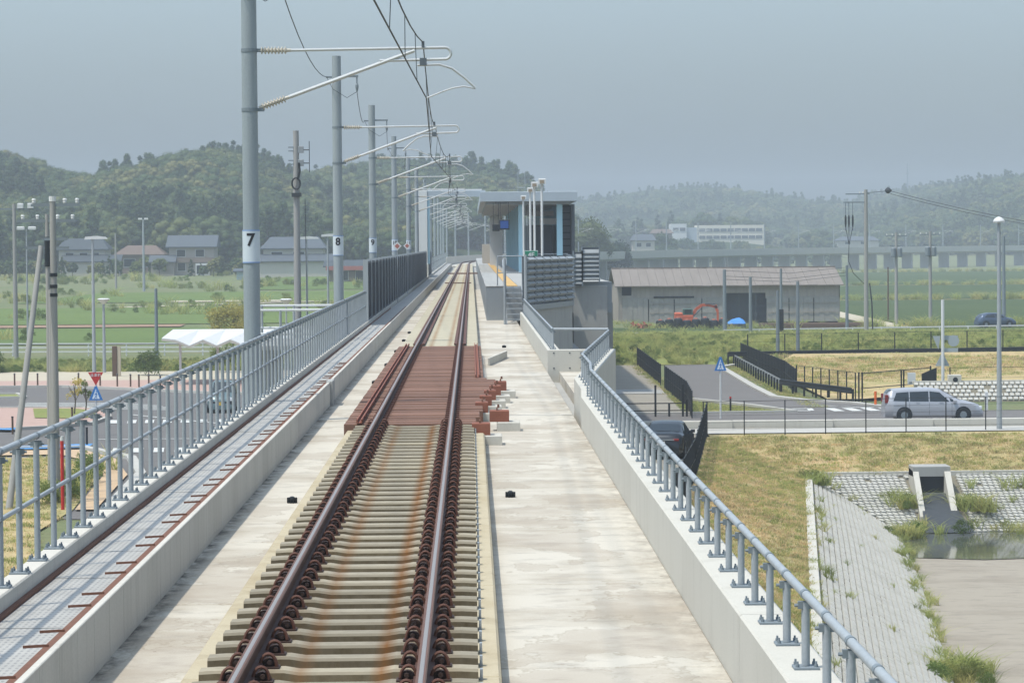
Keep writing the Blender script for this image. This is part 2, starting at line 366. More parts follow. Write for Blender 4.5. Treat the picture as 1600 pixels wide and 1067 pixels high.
# retention basin beside the viaduct: crest, top of the block lining, toe (left bank then far bank)
L0 = [(1.0, 38), (5.0, 72), (8.31, 105.3), (10.9, 128.6)]
L1 = [(4.6, 38), (8.6, 70), (12.4, 103), (14.9, 124.6)]
L2 = [(8.7, 38), (12.7, 72), (16.4, 103), (18.2, 119.8)]
B0 = [(10.9, 128.6), (26, 129.2), (75, 130.5)]; B1 = [(14.9, 124.6), (26, 125.0), (75, 126.2)]; B2 = [(18.2, 119.8), (26, 120.2), (75, 121.4)]
Z1, Z2 = -7.75, -9.9
DIP = [(p[0] - .2, p[1]) for p in L0[:-1]] + [(10.7, 128.9), (75, 130.8), (75, 38)]
def axis(breaks):
    out = []
    for a, b, st in breaks:
        n = max(1, round((b - a) / st)); out += [a + (b - a) * k / n for k in range(n)]
    return out + [breaks[-1][1]]
XS = axis([(-900, -420, 40), (-420, -60, 12), (-60, 80, 4), (80, 420, 12), (420, 900, 40)])
YS = axis([(-60, 20, 10), (20, 240, 4), (240, 560, 10), (560, 1000, 10), (1000, 2000, 20), (2000, 2500, 60)])
def terrain():
    vs = []; fs = []; nx = len(XS)
    for y in YS:
        for x in XS:
            z = gz(x, y)
            if in_poly(x, y, DIP): z = -11.2
            vs.append((x, y, z))
    for j in range(len(YS) - 1):
        for i in range(nx - 1):
            a = j * nx + i; fs.append((a, a + 1, a + nx + 1, a + nx))
    return MB().add(vs, fs)
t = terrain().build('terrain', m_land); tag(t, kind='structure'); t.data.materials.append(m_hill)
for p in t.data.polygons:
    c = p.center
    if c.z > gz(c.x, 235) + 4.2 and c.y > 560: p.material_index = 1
    p.use_smooth = True
def strip(name, A, za, Bp, zb, mat, n=1, jit=0):
    mb = MB()
    for k in range(len(A) - 1):
        for q in range(n):
            def P(i, t0):
                return None
            u0, u1 = q / n, (q + 1) / n
            pts = []
            for (i, u) in ((k, u0), (k + 1, u0), (k + 1, u1), (k, u1)):
                pts.append((A[i][0] + (Bp[i][0] - A[i][0]) * u, A[i][1] + (Bp[i][1] - A[i][1]) * u, za + (zb - za) * u))
            mb.poly(pts)
    return mb
def off(P, dx, dy): return [(x + dx, y + dy) for x, y in P]
ms = strip('', off(L0, -6, .5), G0 + .015, L0, G0 + .015, None)
for m2 in (strip('', L0, G0 + .015, L1, Z1, None), strip('', off(B0, 0, 6), G0 + .012, B0, G0 + .012, None), strip('', B0, G0 + .012, B1, Z1, None)): ms.add(m2.v, m2.f)
struct('grass_slope', ms, m_dry)
sub = strip('', L1, Z1 - .03, L2, Z2 - .03, None); s2 = strip('', B1, Z1 - .03, B2, Z2 - .03, None); sub.add(s2.v, s2.f)
rev = thing('revetment', 'pale concrete block lining of the pond banks', 'revetment', (12, 100, Z2))
m_mortar = M('revetment_joint_earth', (.17, .155, .115), .95, .25, 1, 12)
m_block = concrete('revetment_block', 'aeaca4', '939087', '7c7a70', (1, 1, 1), .5)
sub.build('earth_backing', m_mortar, rev)
def lerp2(P, u):                                       # point along a polyline by arc length fraction
    L = [math.dist(P[i], P[i + 1]) for i in range(len(P) - 1)]; s = u * sum(L)
    for i, l in enumerate(L):
        if s <= l or i == len(L) - 1:
            k = s / l; return (P[i][0] + (P[i + 1][0] - P[i][0]) * k, P[i][1] + (P[i + 1][1] - P[i][1]) * k)
        s -= l
rng = random.Random(3)
def blocks(A, Bp, z0, z1, pw, ph, skip=None):
    mb = MB(); LA = sum(math.dist(A[i], A[i + 1]) for i in range(len(A) - 1)); n = int(LA / pw)
    p0, q0 = lerp2(A, .5), lerp2(Bp, .5); H = math.sqrt(math.dist(p0, q0) ** 2 + (z0 - z1) ** 2); rows = int(H / ph)
    for i in range(n):
        for r in range(rows):
            o = .5 * (r % 2); u0, u1 = (i + .05 + o) / (n + 1), (i + .84 + o) / (n + 1); w0, w1 = (r + .06) / rows, (r + .86) / rows
            if rng.random() < .02: continue
            def P(u, w):
                a, b = lerp2(A, u), lerp2(Bp, u); return Vector((a[0] + (b[0] - a[0]) * w, a[1] + (b[1] - a[1]) * w, z0 + (z1 - z0) * w))
            a, b, c, d = P(u0, w0), P(u1, w0), P(u1, w1), P(u0, w1)
            if skip and skip((a + c) / 2): continue
            nrm = (b - a).cross(d - a).normalized()
            if nrm.z < 0: nrm = -nrm
            h = nrm * (.055 + rng.random() * .02); k = .85
            m = (a + b + c + d) / 4
            top = [m + (p - m) * k + h for p in (a, b, c, d)]
            mb.add([a, b, c, d] + top, [(4, 5, 6, 7), (0, 1, 5, 4), (1, 2, 6, 5), (2, 3, 7, 6), (3, 0, 4, 7)])
    return mb
CULV = (19.35, 21.3)
bl = blocks(L1, L2, Z1, Z2, .26, .24)
tag(bl.build('lining_block', m_block, rev), kind='stuff', label='rows of small pale blocks on the near bank')
bl = blocks(B1, B2, Z1, Z2, .26, .26, lambda p: CULV[0] - .1 < p.x < CULV[1] + .1)
tag(bl.build('lining_block', m_block, rev), kind='stuff', label='rows of small pale blocks on the bank below the road')
cop = MB()
for P in (L1, B1):
    for a, b in zip(P, P[1:]): cop.bar((a[0], a[1], Z1 + .01), (b[0], b[1], Z1 + .01), .30, .22)
cop.build('coping', m_wall, rev)
# basin floor, water, culvert
m_floor = concrete('pond_floor_concrete', '958d7f', '7d7467', '6b655c', (.5, 1, 1), .8)
struct('pond_floor', MB().poly([(8.7, 38, Z2), (75, 38, Z2), (75, 121.4, Z2), (18.2, 119.8, Z2), (16.4, 103, Z2), (12.7, 72, Z2)]), m_floor)
q = NB('pond_water'); n = q.noise(1.6, 4, .6, (1, .35, 1)); q.bump(n, .10, .05); m_water = q.fin(lin('4b4f47'), .06, 0, .5)
struct('pond_water', MB().poly([(18.0, 120.5, Z2 + .03), (17.2, 110.6, Z2 + .03), (20, 109.6, Z2 + .03), (24, 110.4, Z2 + .03), (27.5, 108.6, Z2 + .03), (33, 109.8, Z2 + .03), (75, 110, Z2 + .03), (75, 122.5, Z2 + .03)]), m_water)
struct('puddle', MB().poly([(20.55, 88.5, Z2 + .02), (21.2, 90.6, Z2 + .02), (22.5, 91.2, Z2 + .02), (26, 92, Z2 + .02), (28, 86, Z2 + .02), (21.6, 85.2, Z2 + .02), (21.0, 87, Z2 + .02)]), m_water)
cv = thing('culvert_outlet', 'square concrete culvert mouth with sloping side walls above the pond', 'culvert', (20.2, 121, Z2))
x0, x1 = CULV
MB().cbox(x0 - .05, x1 - .35, 123.0, 124.2, -7.72, -7.27, .03).build('lintel', m_greyc, cv)
for xa, xb, nm in ((x0 - .05, x0 + .2, ''), (x1 - .62, x1 - .35, '')):
    MB().ext([(121.0, -9.3), (123.0, -7.5), (124.2, -7.4), (124.2, Z2), (121.0, Z2)], (xa, 0, 0), (0, 1, 0), (0, 0, 1), (1, 0, 0), xb - xa).build('wing_wall', m_wall, cv)
MB().box(x0 + .2, x1 - .62, 122.6, 125.6, Z2 - .1, -8.45).build('sill', m_dkgrey, cv)
MB().box(x0 + .2, x1 - .62, 123.15, 125.5, -8.44, -7.72).build('interior_shade_block', m_black, cv)  # solid black block stands in for the shade inside the culvert
MB().poly([(x0 - .05, 119.6, Z2 + .06), (x1 + .1, 119.6, Z2 + .06), (x1 - .62, 122.62, -8.43), (x0 + .2, 122.62, -8.43)]).build('wet_apron', M('wet_dark_concrete', '3f4244', .35, .25, 2, 15), cv)

# ------------------------------------------------------------------ fields, roads and pavements
def sheet(name, pts, mat, z=G0 + .03, label=None): return struct(name, MB().poly([(p[0], p[1], z if len(p) < 3 else p[2]) for p in pts]), mat, label)
def gsheet(name, x0, x1, y0, y1, mat, dz=.06, n=10, skew=0):
    mb = MB(); vs = []; fs = []
    for j in range(n + 1):
        for i in range(n + 1):
            y = y0 + (y1 - y0) * j / n; x = x0 + (x1 - x0) * i / n + skew * (y - y0); vs.append((x, y, gz(x, y) + dz))
    for j in range(n):
        for i in range(n): a = j * (n + 1) + i; fs.append((a, a + 1, a + n + 2, a + n + 1))
    return struct(name, mb.add(vs, fs), mat)
for (a, b, c, d, sk) in ((-75, -8, 252, 288, 0), (-62, -8, 298, 352, 0), (-60, -12, 372, 420, .1), (-34, -4, 430, 520, 0),
                         (12, 75, 262, 286, 0), (46, 140, 290, 420, 0), (52, 170, 430, 560, 0), (60, 210, 572, 800, 0), (14, 44, 330, 560, 0), (16, 55, 575, 760, 0)):
    gsheet('paddy_field', a, b, c, d, m_paddy2 if a < 0 else m_paddy, .08, 8, sk)
gsheet('dirt_strip', -64, -30, 290, 296, M('bare_earth', (.26, .17, .11), .95, .2, .5, 8), .1, 6)
gsheet('farm_track', -46, -42, 352, 372, m_beige, .1, 4, 1.2)
gsheet('farm_track', -40, -24, 372, 378, m_beige, .1, 4, 0)
gsheet('farm_track', 42, 45, 285, 420, m_beige, .1, 6, .02)
sheet('far_road', [(-95, 243), (-4, 240), (70, 258), (110, 262), (110, 272), (70, 268), (-4, 250), (-95, 254)], m_kerbs, G0 + .05)
sheet('plaza_road', [(-70, 104), (-12.7, 92), (-6, 100), (2, 126), (2, 170), (-10, 166), (-16.1, 170), (-21.4, 175.2), (-26, 179), (-70, 179)], m_asph)
sheet('pink_pavement', [(-70, 179), (-26, 179.1), (-21.4, 175.3), (-16.1, 170), (-8, 166.2), (-6, 176), (-14, 187), (-70, 188)], m_pink, G0 + .09)
sheet('beige_footpath', [(-70, 188), (-14, 187), (-6, 176), (-2, 190), (-12, 200), (-70, 202)], m_beige, G0 + .08)
sheet('plaza_island', [(-60, 156.5), (-23.5, 155.2), (-21.4, 154.9), (-19.7, 151.7), (-18.8, 146), (-19.1, 140.9), (-20.8, 138.5), (-23, 136.8), (-60, 140)], m_pink, G0 + .12)
sheet('island_planting', [(-24.0, 154.0), (-21.6, 153.6), (-20.2, 151), (-19.4, 146.5), (-20.2, 144.6), (-22.6, 145.5)], m_lush, G0 + .15)
sheet('island_planting', [(-70, 172), (-27.5, 170), (-26.5, 166), (-70, 163)], m_lush, G0 + .1)
def kerbline(pts, label, w=.22, h=.16, mat=None, z=G0):
    mb = MB()
    for a, b in zip(pts, pts[1:]): mb.bar((a[0], a[1], z + h / 2 + .02), (b[0], b[1], z + h / 2 + .02), w, h)
    return struct('kerb', mb, mat or m_kerbs, label)
kerbline([(-60, 156.5), (-23.5, 155.2), (-21.4, 154.9), (-19.7, 151.7), (-18.8, 146), (-19.1, 140.9), (-20.8, 138.5), (-23, 136.8), (-60, 140)], 'pale kerb round the plaza island')
kerbline([(-70, 179), (-26, 179), (-21.4, 175.2), (-16.1, 170), (-8, 166)], 'kerb of the pink pavement')
kerbline([(-70, 172.3), (-27.5, 170.3), (-26.3, 166), (-70, 162.8)], 'kerb of the long planting strip')
sheet('peach_sidewalk', [(-30, 122), (-17, 122.9), (-14.9, 117.5), (-13.4, 109.2), (-12.7, 94.7), (-13.4, 94.7), (-14.3, 109), (-16.0, 116.5), (-17.6, 120.2), (-30, 119)], m_peach, G0 + .10)
kerbline([(-30, 123), (-17.2, 124.2), (-14.3, 117.9), (-12.9, 109.4), (-12.3, 94.5)], 'pale kerb curving round the sidewalk corner', .4)
sheet('blue_paving', [(-26, 137.3), (-22.2, 135.7), (-22, 137), (-26, 139)], m_blue, G0 + .16)
sheet('blue_paving', [(-21.5, 122.4), (-16.9, 124.0), (-17.0, 126.2), (-21.5, 124.5)], m_blue, G0 + .13)
grass_l = [(-40, 52), (-9.5, 52), (-11.5, 75), (-13.6, 88), (-13.5, 95), (-14.5, 109), (-16.3, 116.3), (-18, 119), (-40, 117)]
sheet('verge', grass_l, m_dry, G0 + .07)
# painted hatching and crossings in the plaza
mk = MB()
for k in range(9):
    y = 156.2 + k * .62; mk.poly([(-25.5, y, G0 + .05), (-16.5 - .15 * k * k * .3, y - 3.2 + k * .25, G0 + .05), (-16.5 - .15 * k * k * .3, y - 2.9 + k * .25, G0 + .05), (-25.5, y + .28, G0 + .05)])
struct('hatch_marking', mk, m_line, 'diagonal white hatch lines on the plaza road')
def crossing(label, x0, y0, dx, n, w=.45, ln=2.6, dy=0):
    mb = MB()
    for k in range(n):
        x = x0 + dx * k; y = y0 + dy * k; mb.poly([(x, y, G0 + .055), (x + w, y, G0 + .055), (x + w - .25, y + ln, G0 + .055), (x - .25, y + ln, G0 + .055)])
    return struct('crossing_marking', mb, m_line, label)
crossing('zebra crossing in the plaza beyond the corner', -18.3, 141.8, .9, 7)
crossing('zebra crossing at the sidewalk corner', -15.6, 121.6, .9, 7)
mk = MB()
for (a, b) in (((-17.5, 130), (-10, 130)), ((-12, 100), (-9.6, 120)), ((-18, 149), (-12, 140))): mk.bar((a[0], a[1], G0 + .05), (b[0], b[1], G0 + .05), .18, .01)
struct('lane_marking', mk, m_line)
# right side: cross road, side road, car park
sheet('cross_road', [(-2, 133.9), (75, 135.2), (75, 147.5), (22, 146.6), (-2, 145)], m_asph2, G0 + .04)
sheet('side_road', [(16.7, 146.3), (15, 152.4), (12.65, 157.8), (13.0, 180), (13.95, 203.5), (19.2, 204.8), (17.85, 199), (17.3, 170), (17.25, 160.3), (18.6, 156), (20.7, 153.2), (22.2, 148.2), (24, 146.5)], m_asph2, G0 + .05)
kerbline([(19.0, 203), (17.6, 199), (17.2, 172), (17.2, 160.5), (18.6, 156.4), (20.8, 153.5), (22.4, 148.6)], 'pale kerb along the right of the side road', .45, .13)
kerbline([(12.4, 158.6), (15.0, 152.5), (16.8, 146.6)], 'pale kerb along the left of the side road', .3, .13)
kerbline([(-2, 145.2), (11.8, 145.6), (16.9, 146.2)], 'kerb of the cross road by the car park', .3, .13)
sheet('car_park', [(-6, 146), (11, 146), (11.6, 175), (12, 205), (-6, 205)], m_gravel, G0 + .025)
sheet('parking_ground', [(1, 92), (8.6, 108), (10.9, 131), (10.9, 133.6), (-4, 133.4), (-4, 92)], m_gravel, G0 + .028)
sheet('path_strip', [(4, 165), (11.4, 165.5), (11.4, 170.5), (4, 170)], m_greyc, G0 + .05)
mk = MB()
for k in range(8):
    x = 18.9 + k * .95; mk.poly([(x, 146.6, G0 + .06), (x + .55, 146.6, G0 + .06), (x + .35, 149.3, G0 + .06), (x - .2, 149.3, G0 + .06)])
mk.bar((18.3, 151.5, G0 + .06), (21.4, 149.6, G0 + .06), .2, .012)
for (a, b) in (((17.0, 149), (17.9, 149.2)), ((17.9, 149.2), (17.8, 147.4)), ((16.9, 147.4), (17.7, 147.1))): mk.bar((a[0], a[1], G0 + .06), (b[0], b[1], G0 + .06), .3, .012)
struct('crossing_marking', mk, m_line, 'zebra crossing where the side road joins')
rw = thing('road_edge_wall', 'low white concrete wall along the near edge of the cross road', 'wall', (30, 133.6, G0))
for k in range(16):
    xa = -2 + k * 4.8; ya = 133.5 + k * .08; MB().cbox(xa, xa + 4.78, ya, ya + .45, G0, G0 + .42, .03).build('wall_panel', m_wall, rw)
sheet('road_verge_strip', [(-2, 129.6), (75, 132.6), (75, 134.6), (-2, 133.4)], m_kerbs, G0 + .06)
sheet('dry_mound', [(19.9, 157.5), (21.3, 156.5, G0 + .1), (26, 158.2, G0 + .35), (75, 160, G0 + .4), (75, 204, G0 + .9), (23, 201, G0 + .9), (19.9, 190, G0 + .4)], m_dry, G0 + .1)
bk = MB(); ys = [205, 210, 216, 226, 238, 250, 256]; zs = [0, .35, .75, .9, .8, .5, .05]
for (ya, za), (yb, zb) in zip(zip(ys, zs), zip(ys[1:], zs[1:])):
    for k in range(20):
        xa, xb = 5 + k * 5, 10 + k * 5
        bk.poly([(xa, ya, G0 + za + .03), (xb, ya, G0 + za + .03), (xb, yb, G0 + zb + .03), (xa, yb, G0 + zb + .03)])
struct('grass_bank', bk, m_lush)
r2 = thing('block_wall', 'pale block lining behind the road on the far side of the van', 'revetment', (34, 155, G0))
A, Bq = [(24.5, 156.0), (60, 157.5)], [(24.5, 154.6), (60, 156.1)]
strip('', A, G0 + 1.0, Bq, G0 + .02, None).build('earth_backing', m_mortar, r2)
tag(blocks(A, Bq, G0 + 1.03, G0 + .05, .32, .3).build('lining_block', m_block, r2), kind='stuff')
cp = MB(); cp.bar((24.5, 156.1, G0 + 1.05), (60, 157.6, G0 + 1.05), .3, .14); cp.build('coping', m_wall, r2)

# ------------------------------------------------------------------ viaduct
TC, DZ, BEDZ = -.89, -.45, -.262
RC, YC = 1000., 400.                                   # radius of the far curve and where it begins
def path(s):                                           # s: distance along the line -> point on track centre, heading (clockwise from +Y)
    if s <= YC: return TC, s, 0.
    a = (s - YC) / RC; return TC + RC * (1 - math.cos(a)), YC + RC * math.sin(a), a
def along(s, off, z):
    x, y, a = path(s); return (x + off * math.cos(a), y - off * math.sin(a), z)
def sweep(sec, s0, s1, step):                          # closed section (offset, z) swept along the line
    n = max(1, round((s1 - s0) / step)); vs = []; m = len(sec); fs = []
    for i in range(n + 1):
        s = s0 + (s1 - s0) * i / n; vs += [along(s, o - 0, z) for o, z in sec]
    for i in range(n):
        for k in range(m): j = (k + 1) % m; fs.append((i * m + k, i * m + j, (i + 1) * m + j, (i + 1) * m + k))
    fs.append(tuple(range(m - 1, -1, -1))); fs.append(tuple(n * m + k for k in range(m)))
    return MB().add(vs, fs)
via = thing('railway_viaduct', 'pale concrete railway viaduct carrying the single track', 'viaduct', (0, 60, G0))
Y0 = 9.
# deck plates with joints, each 5 m
plate = MB().cbox(-3.44 + .0, -1.952, 0, 4.955, DZ - .25, DZ, .012).mesh('deck_slab', m_deck)
plate_r = MB().cbox(.182, 1.80, 0, 4.955, DZ - .25, DZ, .012).mesh('deck_slab', m_deck)
for k in range(36):
    y = Y0 + 5 * k
    put('deck_slab', plate, via, (0, y, 0)); put('deck_slab', plate_r, via, (0, y + 1.2, 0))
bedm = MB().cbox(-1.95, .18, 0, 4.985, DZ - .2, BEDZ, .02).mesh('track_slab', m_bed)
for k in range(7): put('track_slab', bedm, via, (0, Y0 + 5 * k - .4, 0))
MB().box(-1.95, .18, Y0 + 34.6, 77.5, DZ - .2, DZ + .02).build('track_slab', m_bed, via)
slabm = MB().cbox(-1.95, .18, 0, 4.985, DZ - .2, BEDZ + .075, .02).mesh('track_slab', m_slab)
for k in range(65): put('track_slab', slabm, via, (0, 77.6 + 5 * k, 0))
# structural deck under the plates and girders
MB().box(-3.62, 2.08, Y0 - 1, 66.5, -.95, DZ - .25).build('deck_beam', m_greyc, via)
MB().box(-3.62, 2.08, 66.5, 104.5, -.95, DZ - .25).build('deck_beam', m_greyc, via)
MB().box(-3.62, 2.08, 104.5, 126, -.95, DZ - .25).build('deck_beam', m_greyc, via)
MB().box(-3.62, 6.0, 126, YC, -.95, DZ - .25).build('deck_beam', m_greyc, via)
MB().prism([(2.08, 53), (3.4, 67.2), (2.08, 67.2)], -.95, DZ).build('bay_slab', m_deck, via)
MB().box(-2.9, 1.1, Y0 - 1, YC, -2.3, -.95).build('girder', m_greyc, via)
pierm = MB().box(-2.4, .6, -.7, .7, G0 - .5, -2.3).mesh('pier', m_greyc)
for k in range(24): put('pier', pierm, via, (0, 22 + 16 * k, 0))
far = sweep([(-2.75, .75), (-2.6, .75), (-2.6, DZ), (2.9, DZ), (2.9, .75), (3.05, .75), (3.05, -1.0), (2.0, -1.5), (-2.0, -1.5), (-2.75, -1.0)], YC, 1180, 15)
far.build('far_deck', m_wall, via)
s = YC + 14
while s < 1150:
    x, y, a = path(s); o = put('pier', MB().box(-1.7, 1.7, -.55, .55, G0 - 1 , -1.5).mesh('pier', m_greyc) if s == YC + 14 else fpier, via, (x, y, 0), (0, 0, -a))
    if s == YC + 14: fpier = o.data
    s += 15.5
# left kerb wall (cable trough wall), in short precast panels
kp = MB().cbox(-2.765, -2.71, .004, .846, DZ, 0, .006).mesh('kerb_panel', m_kerb)
for k in range(62): put('kerb_panel', kp, via, (0, Y0 + .85 * k, 0))
yk = Y0 + .85 * 62
kl = MB().cbox(-2.765, -2.71, .01, 4.98, DZ, 0, .006).mesh('kerb_panel', m_kerb)
for k in range(66): put('kerb_panel', kl, via, (0, yk + 5 * k, 0))
MB().cbox(-2.79, -2.66, 53.6, 54.5, DZ, .02, .01).build('kerb_pilaster', m_greyc, via)
# rusty channel with pegs, along the trough
ch = MB(); ch.box(-2.825, -2.768, Y0, 120, -.13, -.012); ch.box(-2.85, -2.83, Y0, 120, -.13, -.06); ch.build('cable_channel', m_rust, via)
pegm = MB().bar((-2.79, 0, -.004), (-2.96, 0, -.012), .014, .018).mesh('channel_peg', m_rust)
k = 0; y = 10.15
while y < 62:
    put('channel_peg', pegm, via, (0, y, 0)); put('channel_peg', pegm, via, (0, y + .72, 0)); y += 2.07
MB().box(-3.468, -3.43, Y0, 120, -.13, -.07).build('edge_channel', m_rust, via)
# walkway gratings, 1 m plates
gm = MB().box(-3.425, -2.86, .004, .996, -.125, -.10).mesh('grating', m_grate)
for k in range(96): put('grating', gm, via, (0, Y0 + k, rng.uniform(-.003, .003)))
MB().box(-3.425, -2.86, Y0 + 96, YC, -.125, -.10).build('grating', m_grate, via)
MB().box(-3.46, -2.84, Y0, YC, DZ - .05, DZ + .05).build('trough_floor', m_dkgrey, via)
# left parapet
pm = MB().cbox(-3.65, -3.47, .006, 9.99, -1.3, .05, .012).mesh('parapet', m_kerb)
for k in range(39): put('parapet', pm, via, (0, Y0 + 10 * k, 0))
# right parapet: straight, small jog, bay, cross wall, straight again to the platform stairs
def wallpath(P, w, z0, z1, name, mat, c=.015):         # P = inner face polyline; offset outward (right of travel) by w
    Q = []
    for i, p in enumerate(P):
        a = Vector(P[max(i - 1, 0)]); b = Vector(p); cc = Vector(P[min(i + 1, len(P) - 1)])
        n = Vector((0, 0))
        for u, v in ((a, b), (b, cc)):
            if (v - u).length > 1e-6: d = (v - u).normalized(); n += Vector((d.y, -d.x))
        n.normalize(); Q.append((p[0] + n.x * w, p[1] + n.y * w))
    out = []
    for i in range(len(P) - 1):
        g = .006; a, b, cq, d = Vector(P[i]), Vector(P[i + 1]), Vector(Q[i + 1]), Vector(Q[i])
        u = (b - a).normalized() * g; a2, b2, c2, d2 = a + u, b - u, cq - u, d + u
        m = (a2 + b2 + c2 + d2) / 4
        def ins(p): q = m - p; return p + q.normalized() * 0 + (q * (c / max(.2, q.length)))
        vs = [(p.x, p.y, z0) for p in (a2, b2, c2, d2)] + [(p.x, p.y, z1 - c) for p in (a2, b2, c2, d2)]
        nn = (d2 - a2).normalized() * c
        vs += [(p.x, p.y, z1) for p in (a2 + nn, b2 + nn, c2 - nn, d2 - nn)]
        fs = [(8, 9, 10, 11)]
        for k in range(4): n = (k + 1) % 4; fs += [(k, n, 4 + n, 4 + k), (4 + k, 4 + n, 8 + n, 8 + k)]
        out.append(MB().add(vs, fs).build(name, mat, via))
    return out
RW = [(1.8, Y0), (1.8, 19), (1.8, 29), (1.8, 39), (1.8, 46.5), (1.9, 49), (1.92, 53), (3.12, 67.3)]
wallpath(RW, .32, -1.4, .08, 'parapet', m_wall)
MB().cbox(1.8, 3.2, 67.0, 67.3, -1.2, .08, .015).build('cross_wall', m_wall, via)
hd = MB()
for x in (1.95, 2.33, 2.6):
    for z in (.0, -.36): hd.lathe((x, 66.998, z), (x, 66.99, z), [(0, .02), (1, .018)], 8)
hd.build('form_tie_mark', m_dkgrey, via)
for a, b in ((67.3, 79), (79, 91), (91, 104.5)): MB().cbox(1.8, 2.1, a + .004, b - .004, -1.4, .08, .015).build('parapet', m_wall, via)
# small ledges and vents on the deck
lg = MB().ext([(.40, 70.8), (.44, 70.8), (.95, 75.6), (.91, 75.9)], (0, 0, DZ), (1, 0, 0), (0, 1, 0), (0, 0, 1), .19); lg.build('low_ledge', m_wall, via)
def vent(x, y):
    mb = MB(); mb.lathe((x, y, DZ), (x, y, DZ + .08), [(0, .045), (.5, .045), (.85, .035), (1, .015)], 12)
    for k in range(10): a = k * .628; mb.box(x + .055 * math.cos(a) - .006, x + .055 * math.cos(a) + .006, y + .055 * math.sin(a) - .006, y + .055 * math.sin(a) + .006, DZ, DZ + .065)
    mb.build('drain_vent', m_black, via)
for x, y in ((.45, 33.9), (-2.15, 33.4), (-2.15, 62), (-2.15, 71), (-2.15, 80), (-2.15, 89), (-2.15, 97), (.95, 83)): vent(x, y)

# ------------------------------------------------------------------ track
trk = thing('railway_track', 'single railway track with rusty rails running straight ahead', 'track', (TC, 40, -.17))
RX = (TC - .566, TC + .566)
def rail(x):
    foot = [(-.0635, -.153), (.0635, -.153), (.0635, -.142), (.012, -.122), (.008, -.06), (.012, -.045), (.032, -.036), (.0325, -.012), (.025, -.002), (-.025, -.002), (-.0325, -.012), (-.032, -.036), (-.012, -.045), (-.008, -.06), (-.012, -.122), (-.0635, -.142)]
    o = sweep([(x - TC + a, b) for a, b in foot], Y0, 640, 12).build('rail', m_railside, trk, True)
    sweep([(x - TC - .017, -.0035), (x - TC - .010, .0), (x - TC + .010, .0), (x - TC + .017, -.0035)], Y0, 640, 12).build('running_surface', m_railtop, o)
    sh = sweep([(x - TC - .0335, -.013), (x - TC - .026, -.0015), (x - TC - .0155, -.0018), (x - TC - .0155, -.005)], Y0, 640, 12)
    s3 = sweep([(x - TC + .0155, -.005), (x - TC + .0155, -.0018), (x - TC + .026, -.0015), (x - TC + .0335, -.013)], Y0, 640, 12); sh.add(s3.v, s3.f); sh.build('head_shoulder', m_railshl, o)
for x in RX: rail(x)
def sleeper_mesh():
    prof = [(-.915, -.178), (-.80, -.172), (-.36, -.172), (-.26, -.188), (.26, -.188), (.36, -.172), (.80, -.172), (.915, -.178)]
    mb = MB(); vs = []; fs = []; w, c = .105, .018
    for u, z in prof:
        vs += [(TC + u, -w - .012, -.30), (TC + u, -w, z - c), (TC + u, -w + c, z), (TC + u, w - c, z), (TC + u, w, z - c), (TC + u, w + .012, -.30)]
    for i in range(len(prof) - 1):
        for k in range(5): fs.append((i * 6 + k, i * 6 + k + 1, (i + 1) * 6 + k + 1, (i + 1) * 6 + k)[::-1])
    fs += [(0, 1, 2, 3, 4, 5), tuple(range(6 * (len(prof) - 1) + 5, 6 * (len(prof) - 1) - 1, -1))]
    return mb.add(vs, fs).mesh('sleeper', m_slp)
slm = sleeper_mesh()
def clip_mesh(sg, ns=10, nt=6):                        # spring clip: arched bar over a cast shoulder
    mb = MB(); pts = [(sg * (.10 + .055 * math.cos(t)), -.02, -.165 + .005 + .085 * math.sin(t)) for t in [math.pi * k / ns for k in range(ns + 1)]]
    mb.tube(pts, .0125, nt); mb.tube([(sg * .155, -.02, -.162), (sg * .150, .05, -.155), (sg * .10, .06, -.145), (sg * .062, .03, -.135)], .011, nt)
    return mb.mesh('spring_clip', m_clip, smooth=True)
def shoulder_mesh(sg):
    mb = MB(); c = [(sg * (.105 + .058 * math.cos(t)), -.165 + .06 * math.sin(t)) for t in [math.pi * k / 8 for k in range(9)]]
    if sg < 0: c = c[::-1]
    n = len(c); vs = [(a, .0, b) for a, b in c] + [(a, .05, b) for a, b in c]; mb.add(vs, [tuple(range(n)), tuple(range(2 * n - 1, n - 1, -1))] + [(k, n + k, n + (k + 1) % n, (k + 1) % n) for k in range(n)])
    mb.box(min(sg * .06, sg * .175), max(sg * .06, sg * .175), -.06, .075, -.174, -.160)
    mb.lathe((sg * .108, -.002, -.135), (sg * .108, -.03, -.135), [(0, .02), (1, .016)], 8)
    return mb.mesh('clip_shoulder', m_ironsh)
cm = {1: clip_mesh(1), -1: clip_mesh(-1)}; shm = {1: shoulder_mesh(1), -1: shoulder_mesh(-1)}
y = 10.0; SP = .605
while y < 43.6:
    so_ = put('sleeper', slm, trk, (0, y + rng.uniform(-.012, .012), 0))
    for x in RX:
        for sg in (1, -1):
            o = put('spring_clip', cm[sg], so_, (x, y, 0), (0, 0, rng.uniform(-.09, .09))); o.scale = (rng.uniform(.95, 1.03),) * 3; put('clip_shoulder', shm[sg], so_, (x, y, 0))
    b = None
    y += SP
tb = MB()
yy = 10.0
while yy < 43.6: tb.box(.035, .055, yy - .03, yy + .03, BEDZ, -.19); yy += SP
tag(tb.build('end_bracket', m_galv, trk), kind='stuff')
